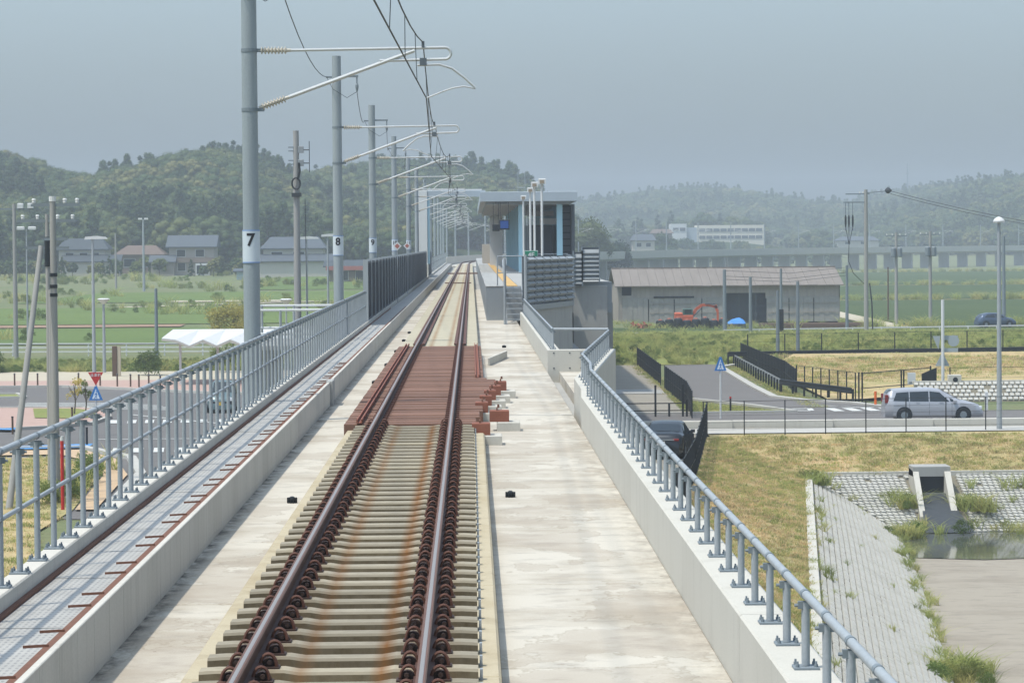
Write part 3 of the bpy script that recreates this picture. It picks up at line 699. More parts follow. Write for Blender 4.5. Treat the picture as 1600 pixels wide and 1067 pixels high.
# red steel sleepers of the bridge section
def ssl(x0, x1):
    return MB().cbox(x0, x1, -.14, .14, -.36, -.165, .012).mesh('steel_sleeper', m_steel_slp)
ssm = ssl(-2.0, .22)
y = 43.9; ks = 0
smallm = {1: MB().box(.045, .11, -.05, .05, -.165, -.105).mesh('rail_clamp', m_clip), -1: MB().box(-.11, -.045, -.05, .05, -.165, -.105).mesh('rail_clamp', m_clip)}
EDGE = [(43, .02), (47, .16), (50.9, .24), (56.5, .58), (57.2, .62), (58.5, .22), (78, .22)]
shared = {}
while y < 77.3:
    e = round(interp(y, EDGE) / .06) * .06
    if e not in shared: shared[e] = ssl(-2.0, e)
    o = put('steel_sleeper', shared[e], trk, (0, y + rng.uniform(-.015, .015), rng.uniform(-.012, .0)))
    for x in RX:
        for sg in (1, -1): put('rail_clamp', smallm[sg], o, (x, y, 0))
    y += .55
for x, ya, yb in ((-1.76, 43.7, 77.4), (.11, 58.4, 77.4)):
    mb = MB(); mb.box(x - .045, x - .025, ya, yb, -.163, -.10); mb.box(x + .025, x + .045, ya, yb, -.163, -.10); mb.box(x - .024, x + .024, ya, yb, -.164, -.15); mb.build('guide_channel', m_steel_top, trk)
for x in RX:                                           # rusty base strips of the slab track
    for sg in (-1, 1):
        a = x - TC + sg * .12; sweep([(a - .05, -.158), (a + .05, -.158), (a + .04, -.125), (a - .04, -.125)], 77.6, 520, 12).build('fastening_strip', m_clip, trk)
for (x, y, w) in ((.13, 42.9, .26), (.42, 46.1, .30), (.19, 48.6, .2), (.27, 50.7, .2), (.36, 52.5, .2), (.47, 54.2, .2), (.58, 55.9, .22)):
    st = thing('rail_anchor', 'red steel anchor box on a white block beside the track, ' + (['nearest to the camera', 'the lone outermost one', 'third away', 'fourth away', 'fifth away', 'sixth away', 'farthest of the row'][[42.9, 46.1, 48.6, 50.7, 52.5, 54.2, 55.9].index(y)]), 'anchor box', (x, y, DZ), 'red anchor boxes beside the track')
    MB().cbox(x - .02, x + w + .06, y - .22, y + .3, DZ, -.30, .015).build('concrete_base', m_wall, st)
    MB().cbox(x - .14, x + w - .12, y - .16, y + .16, -.298, -.115, .01).build('steel_box', m_steel_top, st)
    b = MB(); b.box(x - .03, x - .005, y - .12, y + .12, -.114, -.075); b.lathe((x + .005, y, -.075), (x + .005, y, -.02), [(0, .022), (1, .018)], 8); b.build('anchor_bolt', m_rust, st)
MB().box(-1.88, -.0, 200 - .2, 200.2, -.15, -.09).build('track_cross_tie', m_rust, trk)
MB().box(-2.2, .9, 262, 262.5, -.15, -.03).build('rail_crossing_bar', m_rust, trk)

# ------------------------------------------------------------------ railings
def post_mesh(h, r=.0255):
    mb = MB(); mb.tube([(0, 0, .018), (0, 0, h - .045)], r, 10)
    return mb.mesh('post', m_galv, smooth=True)
def head_mesh(h):
    mb = MB(); mb.box(-.045, .045, -.02, .02, h - .085, h - .04)
    for sx in (-1, 1): mb.tube([(sx * .04, 0, h - .065), (sx * .066, 0, h - .065)], .011, 6)
    return mb.mesh('post_clamp', m_galvd)
def plate_mesh():
    mb = MB(); mb.cbox(-.075, .075, -.075, .075, 0, .016, .004)
    for sx in (-1, 1):
        for sy in (-1, 1): mb.lathe((sx * .055, sy * .052, .016), (sx * .055, sy * .052, .05), [(0, .013), (.5, .013), (.5, .008), (1, .007)], 6)
    return mb.mesh('base_plate', m_galvd)
plm = plate_mesh()
def railing(root, segs, zb, zt, mids, sp, r=.027, ends=True):   # segs: polyline of plan points
    pm_ = post_mesh(zt - zb); hm = head_mesh(zt - zb)
    H = MB(); H.tube([(x, y, zt) for x, y in segs], r, 10); H.build('handrail', m_galv, root, True)
    for mz in mids: H = MB(); H.tube([(x, y, mz) for x, y in segs], r * .72, 8); H.build('mid_rail', m_galv, root, True)
    slv = MB(); slv.lathe((0, -.035, 0), (0, .035, 0), [(0, r + .004), (1, r + .004)], 10); slm_ = slv.mesh('sleeve', m_galvd)
    for (a, b) in zip(segs, segs[1:]):
        L = math.dist(a, b); n = max(1, round(L / sp)); ang = math.atan2(-(b[0] - a[0]), b[1] - a[1])
        for k in range(n + (1 if b == segs[-1] else 0)):
            x, y = a[0] + (b[0] - a[0]) * k / n, a[1] + (b[1] - a[1]) * k / n
            o = put('post', pm_, root, (x, y, zb), (0, 0, ang))
            put('post_clamp', hm, o, (x, y, zb)); put('base_plate', plm, o, (x, y, zb))
            put('sleeve', slm_, o, (x, y, zt))
            for mz in mids: put('mid_clamp', slm_, o, (x, y, mz)).scale = (.75, .8, .75)
for o_ in (): pass
rl = thing('left_railing', 'grey galvanised pipe railing on the left parapet beside the walkway', 'railing', (-3.56, 40, .05)); rl.name = 'walkway_railing'
railing(rl, [(-3.56, 9.4), (-3.56, 78.2)], .05, 1.07, [.56], .905)
rl2 = thing('walkway_railing', 'farther grey railing on the left parapet leading to the dark barrier', 'railing', (-3.56, 86, .05))
railing(rl2, [(-3.56, 79.0), (-3.56, 94.6)], .05, 1.07, [.56], .905)
rr = thing('parapet_railing', 'low grey pipe railing on the right parapet with bay jogging outward', 'railing', (1.96, 40, .08))
railing(rr, [(1.96, 9.6), (1.96, 46.4), (2.06, 48.9), (2.08, 53.0), (3.26, 67.15)], .08, .52, [], 1.0, .027)
rr2 = thing('parapet_railing', 'low grey railing across the bay and on to the platform stairs', 'railing', (1.96, 86, .08))
railing(rr2, [(1.94, 104.0), (1.94, 67.3)], .08, .56, [], .98, .027)
MB().tube([(1.94, 67.3, .56), (3.26, 67.2, .55)], .036, 10).build('handrail', m_galv, rr2, True)

# ------------------------------------------------------------------ text helper
def text_mb(body, size, bold=0., cuts=0):
    cu = bpy.data.curves.new('t', 'FONT'); cu.body = body; cu.size = size; cu.align_x = 'CENTER'; cu.align_y = 'CENTER'; cu.offset = bold; cu.resolution_u = 3
    ob = bpy.data.objects.new('t', cu); COL.objects.link(ob); dg = bpy.context.evaluated_depsgraph_get(); dg.update()
    me = bpy.data.meshes.new_from_object(ob.evaluated_get(dg))
    if cuts:
        b_ = bmesh.new(); b_.from_mesh(me); bmesh.ops.triangulate(b_, faces=b_.faces[:])
        for _ in range(cuts): bmesh.ops.subdivide_edges(b_, edges=[e for e in b_.edges if e.calc_length() > .03], cuts=1); bmesh.ops.triangulate(b_, faces=b_.faces[:])
        b_.to_mesh(me); b_.free()
    mb = MB().add([v.co[:] for v in me.vertices], [tuple(p.vertices) for p in me.polygons])
    bpy.data.objects.remove(ob); bpy.data.curves.remove(cu); bpy.data.meshes.remove(me); return mb
m_ink = NB('black_lettering').fin((.02, .02, .025), .6)
m_plate = M('white_number_sleeve', 'bcc4c9', .5, .05)
m_bband = M('blue_band', '7f97bd', .5, .05)

# ------------------------------------------------------------------ catenary masts
PX = -3.80
def insulator(p0, p1):
    prof = [(0, .03)]
    for k in range(8): a = .1 + k * .1; prof += [(a, .032), (a + .03, .068), (a + .045, .068), (a + .07, .032)]
    return MB().lathe(p0, p1, prof + [(1, .03)], 10)
def mast(Y, right, num, detail, label, group):
    o = thing('catenary_mast', label, 'catenary mast', (PX, Y, -.9), group)
    n = 16 if detail else 8
    MB().tube([(PX, Y, -.9), (PX, Y, 8.0)], .150, n, .128).build('pole', m_pole, o, True)
    if detail:
        MB().cbox(PX - .32, PX + .2, Y - .35, Y + .35, -1.6, -.25, .03).build('footing', m_greyc, o)
    cl = MB()
    for z in (4.95, 5.97): cl = MB(); cl.tube([(PX, Y, z - .03), (PX, Y, z + .03)], .155 - .0022 * z, n); cl.box(PX + .12, PX + .25, Y - .03, Y + .03, z - .03, z + .03); cl.build('pole_clamp', m_galvd, o)
    if detail:
        insulator((-3.66, Y, 5.97), (-3.08, Y, 5.97)).build('insulator', m_ins, o, True)
        insulator((-3.64, Y, 4.98), (-3.12, Y, 5.165)).build('insulator', m_ins, o, True)
    x0 = -3.08 if detail else -3.7
    ub = [(x0, Y, 5.97), (-.42, Y, 6.0)] + [(-.42 + .1 * math.sin(t), Y, 5.9 + .1 * math.cos(t)) for t in [math.pi * k / 8 for k in range(1, 9)]] + [(-1.55, Y, 5.78)]
    MB().tube(ub, .026, 8).build('cantilever_tube', m_alu, o, True)
    MB().tube([(-3.12 if detail else -3.7, Y, 5.165 if detail else 4.98), (-.95, Y, 5.95)], .034, 8).build('stay_tube', m_alu, o, True)
    mx = -.80 if right else -1.02; cxx = -.75 if right else -1.12; sg = 1 if right else -1
    c = MB(); c.box(mx - .06, mx + .06, Y - .03, Y + .03, 5.69, 5.82); c.box(mx - .025, mx + .025, Y - .03, Y + .03, 6.0, 6.11); c.build('wire_clamp', m_bolt, o)
    MB().tube([(mx - .1 * sg, Y, 5.70), (mx + .28 * sg, Y, 5.71), (mx + .5 * sg, Y, 5.64), (mx + .72 * sg, Y, 5.47), (mx + .9 * sg, Y, 5.30)], .022, 8).build('registration_arm', m_alu, o, True)
    MB().tube([(mx + .9 * sg, Y, 5.29), (mx + .7 * sg, Y, 5.33), (mx + .5 * sg, Y, 5.30), (cxx + .25 * sg, Y, 5.23), (cxx, Y, 5.13)], .014, 8).build('steady_arm', m_alu, o, True)
    if detail:
        b = MB(); b.bar((PX, Y, 7.42), (PX + .62, Y, 7.42), .06, .06); b.bar((PX + .58, Y, 7.42), (PX + .58, Y, 7.22), .04, .04)
        b.lathe((PX + .58, Y, 7.22), (PX + .58, Y, 6.98), [(0, .02), (.2, .045), (.5, .045), (.8, .03), (1, .015)], 8); b.bar((PX - .3, Y, 7.4), (PX, Y, 7.4), .05, .05); b.build('feeder_bracket', m_galvd, o)
    if num:
        r = .149
        pl = MB().lathe((PX, Y, 2.33), (PX, Y, 2.86), [(0, r + .003), (1, r + .003)], 24).build('number_sleeve', m_plate, o, True)
        bb = MB()
        for z in (2.31, 2.86): bb.lathe((PX, Y, z), (PX, Y, z + .02), [(0, r + .0045), (1, r + .0045)], 24)
        bb.build('sleeve_band', m_bband, pl)
        tm = text_mb(num, .30 if len(num) == 1 else .25, .008, 4); rr_ = r + .007
        tm.v = [(PX + rr_ * math.sin(a / rr_), Y - rr_ * math.cos(a / rr_), 2.70 + b) for a, b, _ in tm.v]
        tm.build('mast_number', m_ink, pl)
    return o
MY = [48.8, 80.7, 109.2, 140.5, 172, 198]
for i, Y in enumerate(MY):
    lab = ['grey steel catenary mast wearing the number seven plate', 'grey steel catenary mast wearing the number eight plate', 'grey catenary mast with number nine plate behind the dark barrier',
           'grey catenary mast with number ten plate, next after the nine', 'grey catenary mast with number eleven plate, next after the ten', 'grey catenary mast just before the white station portal post'][i]
    mast(Y, i % 2 == 0, ['7', '8', '9', '10', '11', None][i], True, lab, 'catenary masts along the viaduct')
pa = mast(234, True, None, False, 'slim grey catenary mast in the far row beyond the station portal', 'far catenary masts along the line')
pb = mast(265, False, None, False, 'slim grey catenary mast in the far row beyond the station portal', 'far catenary masts along the line')
s, k = 296, 0
while s < 1140:
    src = pa if k % 2 == 0 else pb; c = copy_tree(src); x, y, a = path(s)
    px, py, _ = along(s, PX - TC, 0); c.location = (px, py, -.9); c.rotation_euler = (0, 0, -a)
    if s > 560: c['label'] = 'slim grey catenary mast on the distant curving viaduct'; c['group'] = 'masts on the distant curving viaduct'
    s += 31; k += 1
# ------------------------------------------------------------------ wires
SUP = [17.5] + MY + [234 + 31 * k for k in range(29)]
oh = thing('overhead_line', 'thin dark overhead contact wire with messenger and droppers above the track', 'overhead wire', (TC, 60, 5.1))
def wire(pts, r, name, parent, mat=None): return MB().tube(pts, r, 5).build(name, mat or m_dark, parent)
cpts = []; mpts = []
for i in range(len(SUP) - 1):
    a, b = SUP[i], SUP[i + 1]; ra = i % 2 == 1
    c0, c1 = (-.75, -1.12) if ra else (-1.12, -.75); m0, m1 = (-.80, -1.02) if ra else (-1.02, -.80)
    nn = 8
    for k in range(nn):
        t = k / nn; s = a + (b - a) * t
        cpts.append(along(s, c0 + (c1 - c0) * t - TC, 5.13)); mpts.append(along(s, m0 + (m1 - m0) * t - TC, 6.09 - 4 * .42 * t * (1 - t)))
    if a < 300:
        dn = 6
        for k in range(1, dn):
            t = k / dn; s = a + (b - a) * t
            wire([(c0 + (c1 - c0) * t, s, 5.13), (m0 + (m1 - m0) * t, s, 6.09 - 4 * .42 * t * (1 - t))], .006, 'dropper', oh)
wire(cpts, .011, 'contact_wire', oh); wire(mpts, .011, 'messenger_wire', oh)
fd = thing('feeder_wire', 'thin feeder wire sagging from mast top to mast top', 'wire', (PX, 80, 7.2))
for a, b in zip(SUP[:6], SUP[1:7]):
    A, Bv = Vector((PX + .58, a, 6.98)), Vector((PX - .28, b, 7.4))
    wire([A.lerp(Bv, t) - Vector((0, 0, 4 * .35 * t * (1 - t))) for t in [k / 8 for k in range(9)]], .010, 'wire_span', fd)
    wire([(PX - .28, b, 7.4), (PX - .1, b - .18, 7.05), (PX + .3, b - .18, 6.8), (PX + .58, b, 6.98)], .008, 'jumper', fd)

# ------------------------------------------------------------------ dark noise barrier on the left
nb = thing('noise_barrier', 'dark slatted noise barrier on the left parapet before the station', 'noise barrier', (-3.56, 150, .05))
pmb = MB(); pmb.box(-3.60, -3.52, .06, 3.84, .05, .12); pmb.box(-3.60, -3.52, .06, 3.84, 1.98, 2.05); pmb.box(-3.60, -3.595, .06, 3.84, .12, 1.98)
for k in range(24): y = .14 + k * .156; pmb.box(-3.585, -3.515, y, y + .05, .12, 1.98)
pmm = pmb.mesh('barrier_panel', m_barrier); pom = MB().box(-3.65, -3.48, -.06, .06, .05, 2.12).mesh('barrier_post', m_galv)
for k in range(33): put('barrier_panel', pmm, nb, (0, 95.1 + 3.9 * k, 0)); put('barrier_post', pom, nb, (0, 95.1 + 3.9 * k, 0))
nb2 = thing('noise_barrier', 'short dark barrier just beyond the white portal post', 'noise barrier', (-3.56, 225, .05))
for k in range(5): put('barrier_panel', pmm, nb2, (0, 231 + 3.9 * k, 0)); put('barrier_post', pom, nb2, (0, 231 + 3.9 * k, 0))
mf = thing('mesh_fence', 'pale grey mesh fence along the left edge beyond the station', 'fence', (-3.56, 300, .05))
for k in range(42):
    y = 251 + k * 3.5; b = MB(); b.box(-3.58, -3.54, y, y + .06, .05, 1.5); b.build('fence_post', m_galv, mf)
for z in (.3, .9, 1.45): MB().box(-3.57, -3.55, 251, 396, z, z + .06).build('fence_rail', m_galv, mf)
# stair landing outside the parapet by mast 8
ld = thing('stair_landing', 'small pale railed landing outside the left parapet beside mast 8', 'landing', (-4.9, 76, G0))
MB().cbox(-5.95, -3.66, 73.6, 79.4, -.12, .0, .01).build('landing_floor', m_greyc, ld)
for x, y in ((-5.9, 73.7), (-5.9, 79.3), (-5.0, 73.7), (-5.0, 79.3)):
    MB().tube([(x, y, 0), (x, y, .92)], .035, 8).build('landing_post', m_galv, ld, True)
for z in (.3, .92):
    MB().tube([(-3.7, 73.7, z), (-5.9, 73.7, z), (-5.9, 79.3, z), (-3.7, 79.3, z)], .035, 8).build('landing_rail', m_white, ld, True)
for y in (74.2, 78.8): MB().box(-5.6, -5.3, y - .15, y + .15, G0, -.12).build('landing_support', m_greyc, ld)

# ------------------------------------------------------------------ station
pf = thing('platform', 'grey station platform with yellow tactile strip beside the track', 'platform', (3, 160, DZ))
MB().cbox(.60, 3.9, 113, 124.2, DZ, .90, .01).build('platform_body', m_midgrey, pf); MB().cbox(.60, 6.2, 124.25, 340, DZ, .90, .01).build('platform_body', m_midgrey, pf)
for k in range(46): MB().cbox(.57, 1.40, 113.0 + k * 5, 117.98 + k * 5, .86, .93, .01).build('edge_slab', m_greyc, pf)
for k in range(46): MB().box(1.44, 1.86, 113.3 + k * 5, 118.28 + k * 5, .86, .925).build('tactile_strip', m_yellow, pf)
MB().box(1.9, 3.85, 113.2, 124.2, .86, .918).build('platform_paving', m_greyc, pf); MB().box(1.9, 6.1, 124.3, 339, .86, .918).build('platform_paving', m_greyc, pf)
st = thing('platform_stairs', 'grey metal stairs from the deck up to the platform end', 'stairs', (1.7, 108, DZ))
for k in range(7):
    z = DZ + .19 * (k + 1); y = 107.2 + .8 * k
    MB().box(1.36, 1.98, y, y + .34, z - .05, z).build('tread', m_galv, st)
for x in (1.32, 2.0): MB().ext([(107, DZ), (107.3, DZ), (113, .92), (113, .62)], (x, 0, 0), (0, 1, 0), (0, 0, 1), (1, 0, 0), .04).build('stringer', m_galv, st)
MB().tube([(1.27, 107, DZ), (1.27, 107, 2.06)], .055, 10).build('stair_post', m_galv, st, True)
MB().tube([(1.27, 107, 1.0), (1.27, 113, 1.95)], .03, 8).build('stair_handrail', m_galv, st, True)
pr = thing('platform_end_railing', 'thin grey railing across the near end of the platform', 'railing', (1.5, 113.1, .93))
for x in (1.05, 2.05): MB().tube([(x, 113.1, .93), (x, 113.1, 2.12)], .025, 8).build('post', m_galv, pr, True)
for z in (1.45, 2.12): MB().tube([(1.05, 113.1, z), (2.05, 113.1, z)], .022, 8).build('rail', m_galv, pr, True)
# ribbed panel wall in front of the platform
rwl = thing('panel_wall', 'grey ribbed panel screen standing diagonally at the platform end', 'screen wall', (3, 108, .3))
A, Bv, Cv = Vector((2.05, 105, 0)), Vector((4.05, 113, 0)), Vector((4.25, 122, 0))
MB().prism([(A.x, A.y), (Bv.x, Bv.y), (Bv.x - .15, Bv.y), (A.x - .15, A.y)], .32, 2.14).build('backing', m_dkgrey, rwl)
MB().prism([(Bv.x, Bv.y + .02), (Cv.x, Cv.y), (Cv.x - .15, Cv.y), (Bv.x - .15, Bv.y + .02)], .32, 2.14).build('backing', m_dkgrey, rwl)
for P, Q, n in ((A, Bv, 6), (Bv, Cv, 3)):
    d = (Q - P).normalized(); nn = Vector((-d.y * -1, -d.x, 0)); nn = Vector((d.y, -d.x, 0)) if (Vector((d.y, -d.x, 0)).y < 0) else Vector((-d.y, d.x, 0))
    L = (Q - P).length / n
    for i in range(n):
        for r in range(8):
            z0 = .34 + r * .225; a = P + d * (L * i + .03 * L) + nn * .01; b = P + d * (L * (i + .86)) + nn * .01
            t0 = nn * .13
            vs = [(a.x, a.y, z0), (b.x, b.y, z0), (b.x + t0.x, b.y + t0.y, z0 + .10), (a.x + t0.x, a.y + t0.y, z0 + .10), (a.x, a.y, z0 + .19), (b.x, b.y, z0 + .19)]
            MB().add(vs, [(0, 1, 2, 3), (3, 2, 5, 4), (0, 3, 4), (1, 5, 2), (0, 4, 5, 1)]).build('rib_panel', m_galv, rwl)
MB().tube([(A.x - .03, A.y - .05, -.2), (A.x - .03, A.y - .05, 2.2)], .06, 10).build('corner_post', m_galv, rwl, True)
ab = thing('platform_abutment', 'pale concrete substructure below the screen wall at the platform', 'abutment', (4.5, 115, G0))
MB().prism([(2.1, 104.6), (4.05, 113), (4.28, 124), (4.05, 124.2), (2.1, 113)], -1.7, .12).build('flared_wall', m_greyc, ab)
MB().prism([(2.02, 104.4), (2.16, 104.5), (4.12, 113), (4.35, 124), (4.05, 124), (3.95, 113.1)], .12, .32).build('skirt', m_midgrey, ab)
MB().cbox(4.5, 6.0, 124.2, 215, G0, .75, .03).build('side_wall', m_greyc, ab)
MB().cbox(5.2, 6.35, 126.5, 215, G0, -.05, .03).build('outer_wall', m_greyc, ab)
MB().box(2.1, 4.4, 113.2, 124.2, -2.6, -1.7).build('soffit', m_greyc, ab)
lv = thing('louvre_screen', 'grey horizontal louvre screen at the right end of the platform', 'louvre', (5, 124, .75))
for x0, x1, zb in ((4.52, 4.86, .78), (4.90, 5.62, .98)):
    for k in range(7):
        z = zb + .1 + k * .19; MB().ext([(0, 0), (-.1, -.07), (-.1, -.03), (0, .12)], (x0, 124.0, z), (0, 1, 0), (0, 0, 1), (1, 0, 0), x1 - x0).build('louvre_blade', m_midgrey, lv)
    MB().box(x0, x1, 124.08, 124.2, zb, zb + 1.45).build('backing', m_dkgrey, lv)
    for x in (x0 - .04, x1): MB().box(x, x + .05, 123.86, 124.2, zb - .05, zb + 1.5).build('frame', m_galvd, lv)
sb = thing('station_shelter', 'flat-roofed station building with light blue columns on the platform', 'station building', (3.4, 185, .9))
MB().cbox(.56, 6.25, 165, 232, 5.10, 5.66, .02).build('roof', m_roofgrey, sb)
MB().box(.9, 5.9, 165.5, 231, 4.92, 5.09).build('ceiling', m_midgrey, sb)
for k in range(7):
    for x in (2.80, 5.06): MB().cbox(x, x + .34, 166 + k * 9.6, 166.34 + k * 9.6, .9, 4.92, .01).build('column', m_ltblue, sb)
MB().box(3.55, 5.0, 172, 200, .9, 3.75).build('waiting_room', m_dkgrey, sb)
MB().box(4.2, 5.75, 171.9, 172.1, 3.78, 4.15).build('name_board', m_white, sb)
MB().box(3.5, 5.05, 171.7, 172, 4.3, 4.6).build('beam', m_greyc, sb)
for k in range(10): MB().box(5.42, 5.92, 167.9, 168, .95 + k * .39, 1.28 + k * .39).build('louvre_blade', m_dkgrey, sb)
MB().box(5.38, 5.98, 168.02, 168.2, .9, 4.9).build('louvre_backing', m_black, sb)
MB().box(5.95, 6.12, 166, 231, .9, 4.92).build('side_wall', m_dkgrey, sb)
MB().cbox(1.1, 1.75, 213, 214, 5.66, 6.05, .02).build('roof_box', m_white, sb)
for x, h in ((2.86, 1.3), (3.28, 1.25)): MB().tube([(x, 170, 5.66), (x, 170, 5.66 + h)], .02, 6).build('antenna', m_galv, sb)
MB().tube([(2.86, 170, 6.0), (3.28, 170, 6.0)], .02, 6).build('antenna_bar', m_galv, sb)
MB().tube([(2.7, 166.2, 2.0), (5.7, 166.2, 2.0)], .03, 8).build('guard_bar', m_galv, sb)
for x in (2.95, 3.1, 3.25, 3.4): MB().tube([(x, 168.5, .9), (x, 168.5, 4.9)], .02, 6).build('cable_pipe', m_galv, sb)
pt = thing('station_portal', 'white portal frame with square post and beam crossing above the track', 'portal frame', (-1, 228, 0))
MB().cbox(-4.22, -3.52, 227.5, 228.5, 1.05, 6.98, .02).build('portal_post', m_white, pt)
MB().cbox(-4.3, -3.46, 227.2, 228.8, -1, 1.05, .03).build('post_base', m_wall, pt)
MB().cbox(-3.51, -3.32, 227.7, 228.4, 1.05, 6.6, .02).build('post_lining', m_ltblue, pt)
MB().cbox(-3.51, 1.2, 227.6, 228.4, 6.45, 6.95, .02).build('portal_beam', m_roofgrey, pt)
MB().cbox(1.52, 2.55, 227.5, 228.5, .9, 4.9, .02).build('portal_post', m_white, pt)
MB().box(-3.5, .9, 228.45, 228.6, 6.6, 7.08).build('beam_flashing', m_white, pt)
MB().cbox(.98, 1.72, 245, 252, .9, 2.6, .02).build('end_block', M('tan_block', 'a39a8c', .8, .08), pt)
hd_ = thing('hanging_display', 'dark hanging information display under the station roof', 'display', (1.7, 161, 3.4))
MB().cbox(1.62, 2.2, 160.6, 161.1, 3.42, 4.0, .02).build('screen_case', m_black, hd_)
MB().box(1.68, 2.14, 160.57, 160.598, 3.5, 3.92).build('screen', NB('display_screen').fin(lin('2c4a86'), .2), hd_)
MB().cbox(1.25, 1.66, 163, 163.4, 3.35, 3.75, .02).build('speaker_case', m_black, hd_)
for x, y in ((1.68, 160.8), (2.15, 160.8), (1.3, 163.2), (1.6, 163.2)): MB().tube([(x, y, 3.7), (x, y, 5.0)], .018, 6).build('hanger', m_dark, hd_)
MB().tube([(1.4, 160.8, 4.98), (2.2, 166, 5.02)], .03, 6).build('bracket', m_dark, hd_)
for i, (x, y, h) in enumerate(((3.08, 122, 5.2), (2.96, 131, 5.25), (3.04, 144, 5.25), (3.06, 164, 5.2))):
    c = thing('camera_post', 'white post topped by a square camera housing, ' + ['tallest and nearest to the camera', 'second nearest of the four', 'third nearest of the four', 'farthest of the four beside the roof'][i], 'camera post', (x, y, .9), 'white camera posts on the platform')
    MB().tube([(x, y, .9), (x, y, h)], .055, 10).build('post', m_white, c, True); MB().tube([(x, y, .9), (x, y, 1.25)], .085, 10).build('sleeve', m_white, c, True)
    MB().cbox(x - .15, x + .17, y - .2, y + .2, h - .02, h + .22, .02).build('housing', m_white, c)
    MB().box(x - .09, x + .1, y - .22, y - .201, h + .01, h + .15).build('lens', M('tan_lens%d' % i, '8f8271', .4, .1), c)
gs = thing('stop_position_sign', 'green square stop position sign reading 4E above the screen wall', 'sign', (2.4, 112, 1.9))
MB().cbox(2.14, 2.64, 112, 112.03, 1.9, 2.32, .01).build('board', m_green, gs)
MB().box(2.12, 2.66, 112.032, 112.04, 1.88, 2.34).build('border', m_white, gs)
tm = text_mb('4E', .26, .006); tm.v = [(2.39 + a, 111.996, 2.16 + b) for a, b, _ in tm.v]; tm.build('lettering', m_white, gs)
MB().tube([(2.4, 112.05, .93), (2.4, 112.05, 1.9)], .03, 8).build('post', m_galv, gs)
for i, (x, y) in enumerate(((-3.35, 128), (-3.4, 150))):
    s_ = thing('line_marker', 'small diamond line marker on a thin post beside the barrier, ' + ['nearer one', 'farther one'][i], 'marker', (x, y, .05), 'diamond markers beside the barrier')
    MB().tube([(x, y, .0), (x, y, 2.6)], .02, 6).build('post', m_galv, s_)
    MB().ext([(-.2, 0), (0, -.2), (.2, 0), (0, .2)], (x, y - .03, 2.55), (1, 0, 0), (0, 0, 1), (0, 1, 0), .02).build('plate', m_white, s_)
    MB().ext([(-.12, 0), (0, -.12), (.12, 0), (0, .12)], (x, y - .036, 2.55), (1, 0, 0), (0, 0, 1), (0, 1, 0), .004).build('plate_mark', M('faded_red_mark', '9c6258', .5, .05), s_)

# ------------------------------------------------------------------ poles and lamps
def upole(label, x, y, z0, z1, r=.16, lean=(0, 0), name='utility_pole', mat=None, rungs=False, group='utility poles'):
    o = thing(name, label, 'utility pole', (x, y, z0), group)
    MB().tube([(x, y, z0), (x + lean[0], y + lean[1], z1)], r, 12, r * .72).build('pole', mat or m_cpole, o, True)
    if rungs:
        for k in range(int((z1 - z0 - 3) / .9)):
            z = z0 + 2.5 + k * .9; t = (z - z0) / (z1 - z0); X, Y = x + lean[0] * t, y + lean[1] * t
            MB().tube([(X - (.28 if k % 2 else -.05), Y, z), (X + (.05 if k % 2 else .28), Y, z)], .014, 5).build('step_rung', m_galv, o)
    return o
def crossarm(o, x, y, z, w, ins=(), up=.18):
    a = MB().box(x - w / 2, x + w / 2, y - .05, y + .05, z - .05, z + .05).build('crossarm', m_galvd, o)
    for u in ins: MB().lathe((x + u, y, z + .05), (x + u, y, z + .05 + up), [(0, .05), (.3, .07), (.5, .05), (.7, .075), (1, .05)], 8).build('pin_insulator', m_white, a)
    return a
pA = upole('grey utility pole at far left edge with floodlights on top', -36.35, 225, G0, 6.1, .2)
a = crossarm(pA, -36.35, 225, 5.7, 3.2)
for u in (-1.5, .5, 1.3): MB().cbox(-36.35 + u - .22, -36.35 + u + .22, 224.8, 225.2, 5.75, 6.15, .04).build('floodlight', m_white, pA)
pD = upole('thick concrete utility pole standing closest in the left plaza with wide crossarm', -14.5, 98, G0, 4.3, .145)
crossarm(pD, -14.4, 98, 4.08, 1.7, (-.75, .32, .75)); crossarm(pD, -14.4, 98, 2.9, .8)
MB().tube([(-14.5, 98, 4.2), (-14.5, 98, 4.38)], .125, 10).build('pole_cap', m_white, pD)
k_ = MB()
for z in (1.6, 1.2, .9): k_.tube([(-14.5, 98, z), (-14.5, 98, z + .12)], .135, 10)
k_.build('pole_band', m_black, pD)
pE = upole('slimmer utility pole just behind the leaning pole with dark upper fittings', -15.75, 105, G0, 3.85, .10)
crossarm(pE, -15.75, 105, 3.6, 2.2, (-.9, -.35, .4, .95)); crossarm(pE, -15.75, 105, 2.6, 1.6)
MB().tube([(-15.75, 105, 1.9), (-15.75, 105, 3.0)], .11, 10).build('cable_head', m_black, pE)
upole('pale concrete strut pole between the leaning pole and the thick pole', -15.05, 101, G0, 1.1, .12)
upole('concrete strut pole leaning steeply against the thick utility pole', -15.75, 95.5, G0, 2.66, .125, (.85, 2.4))
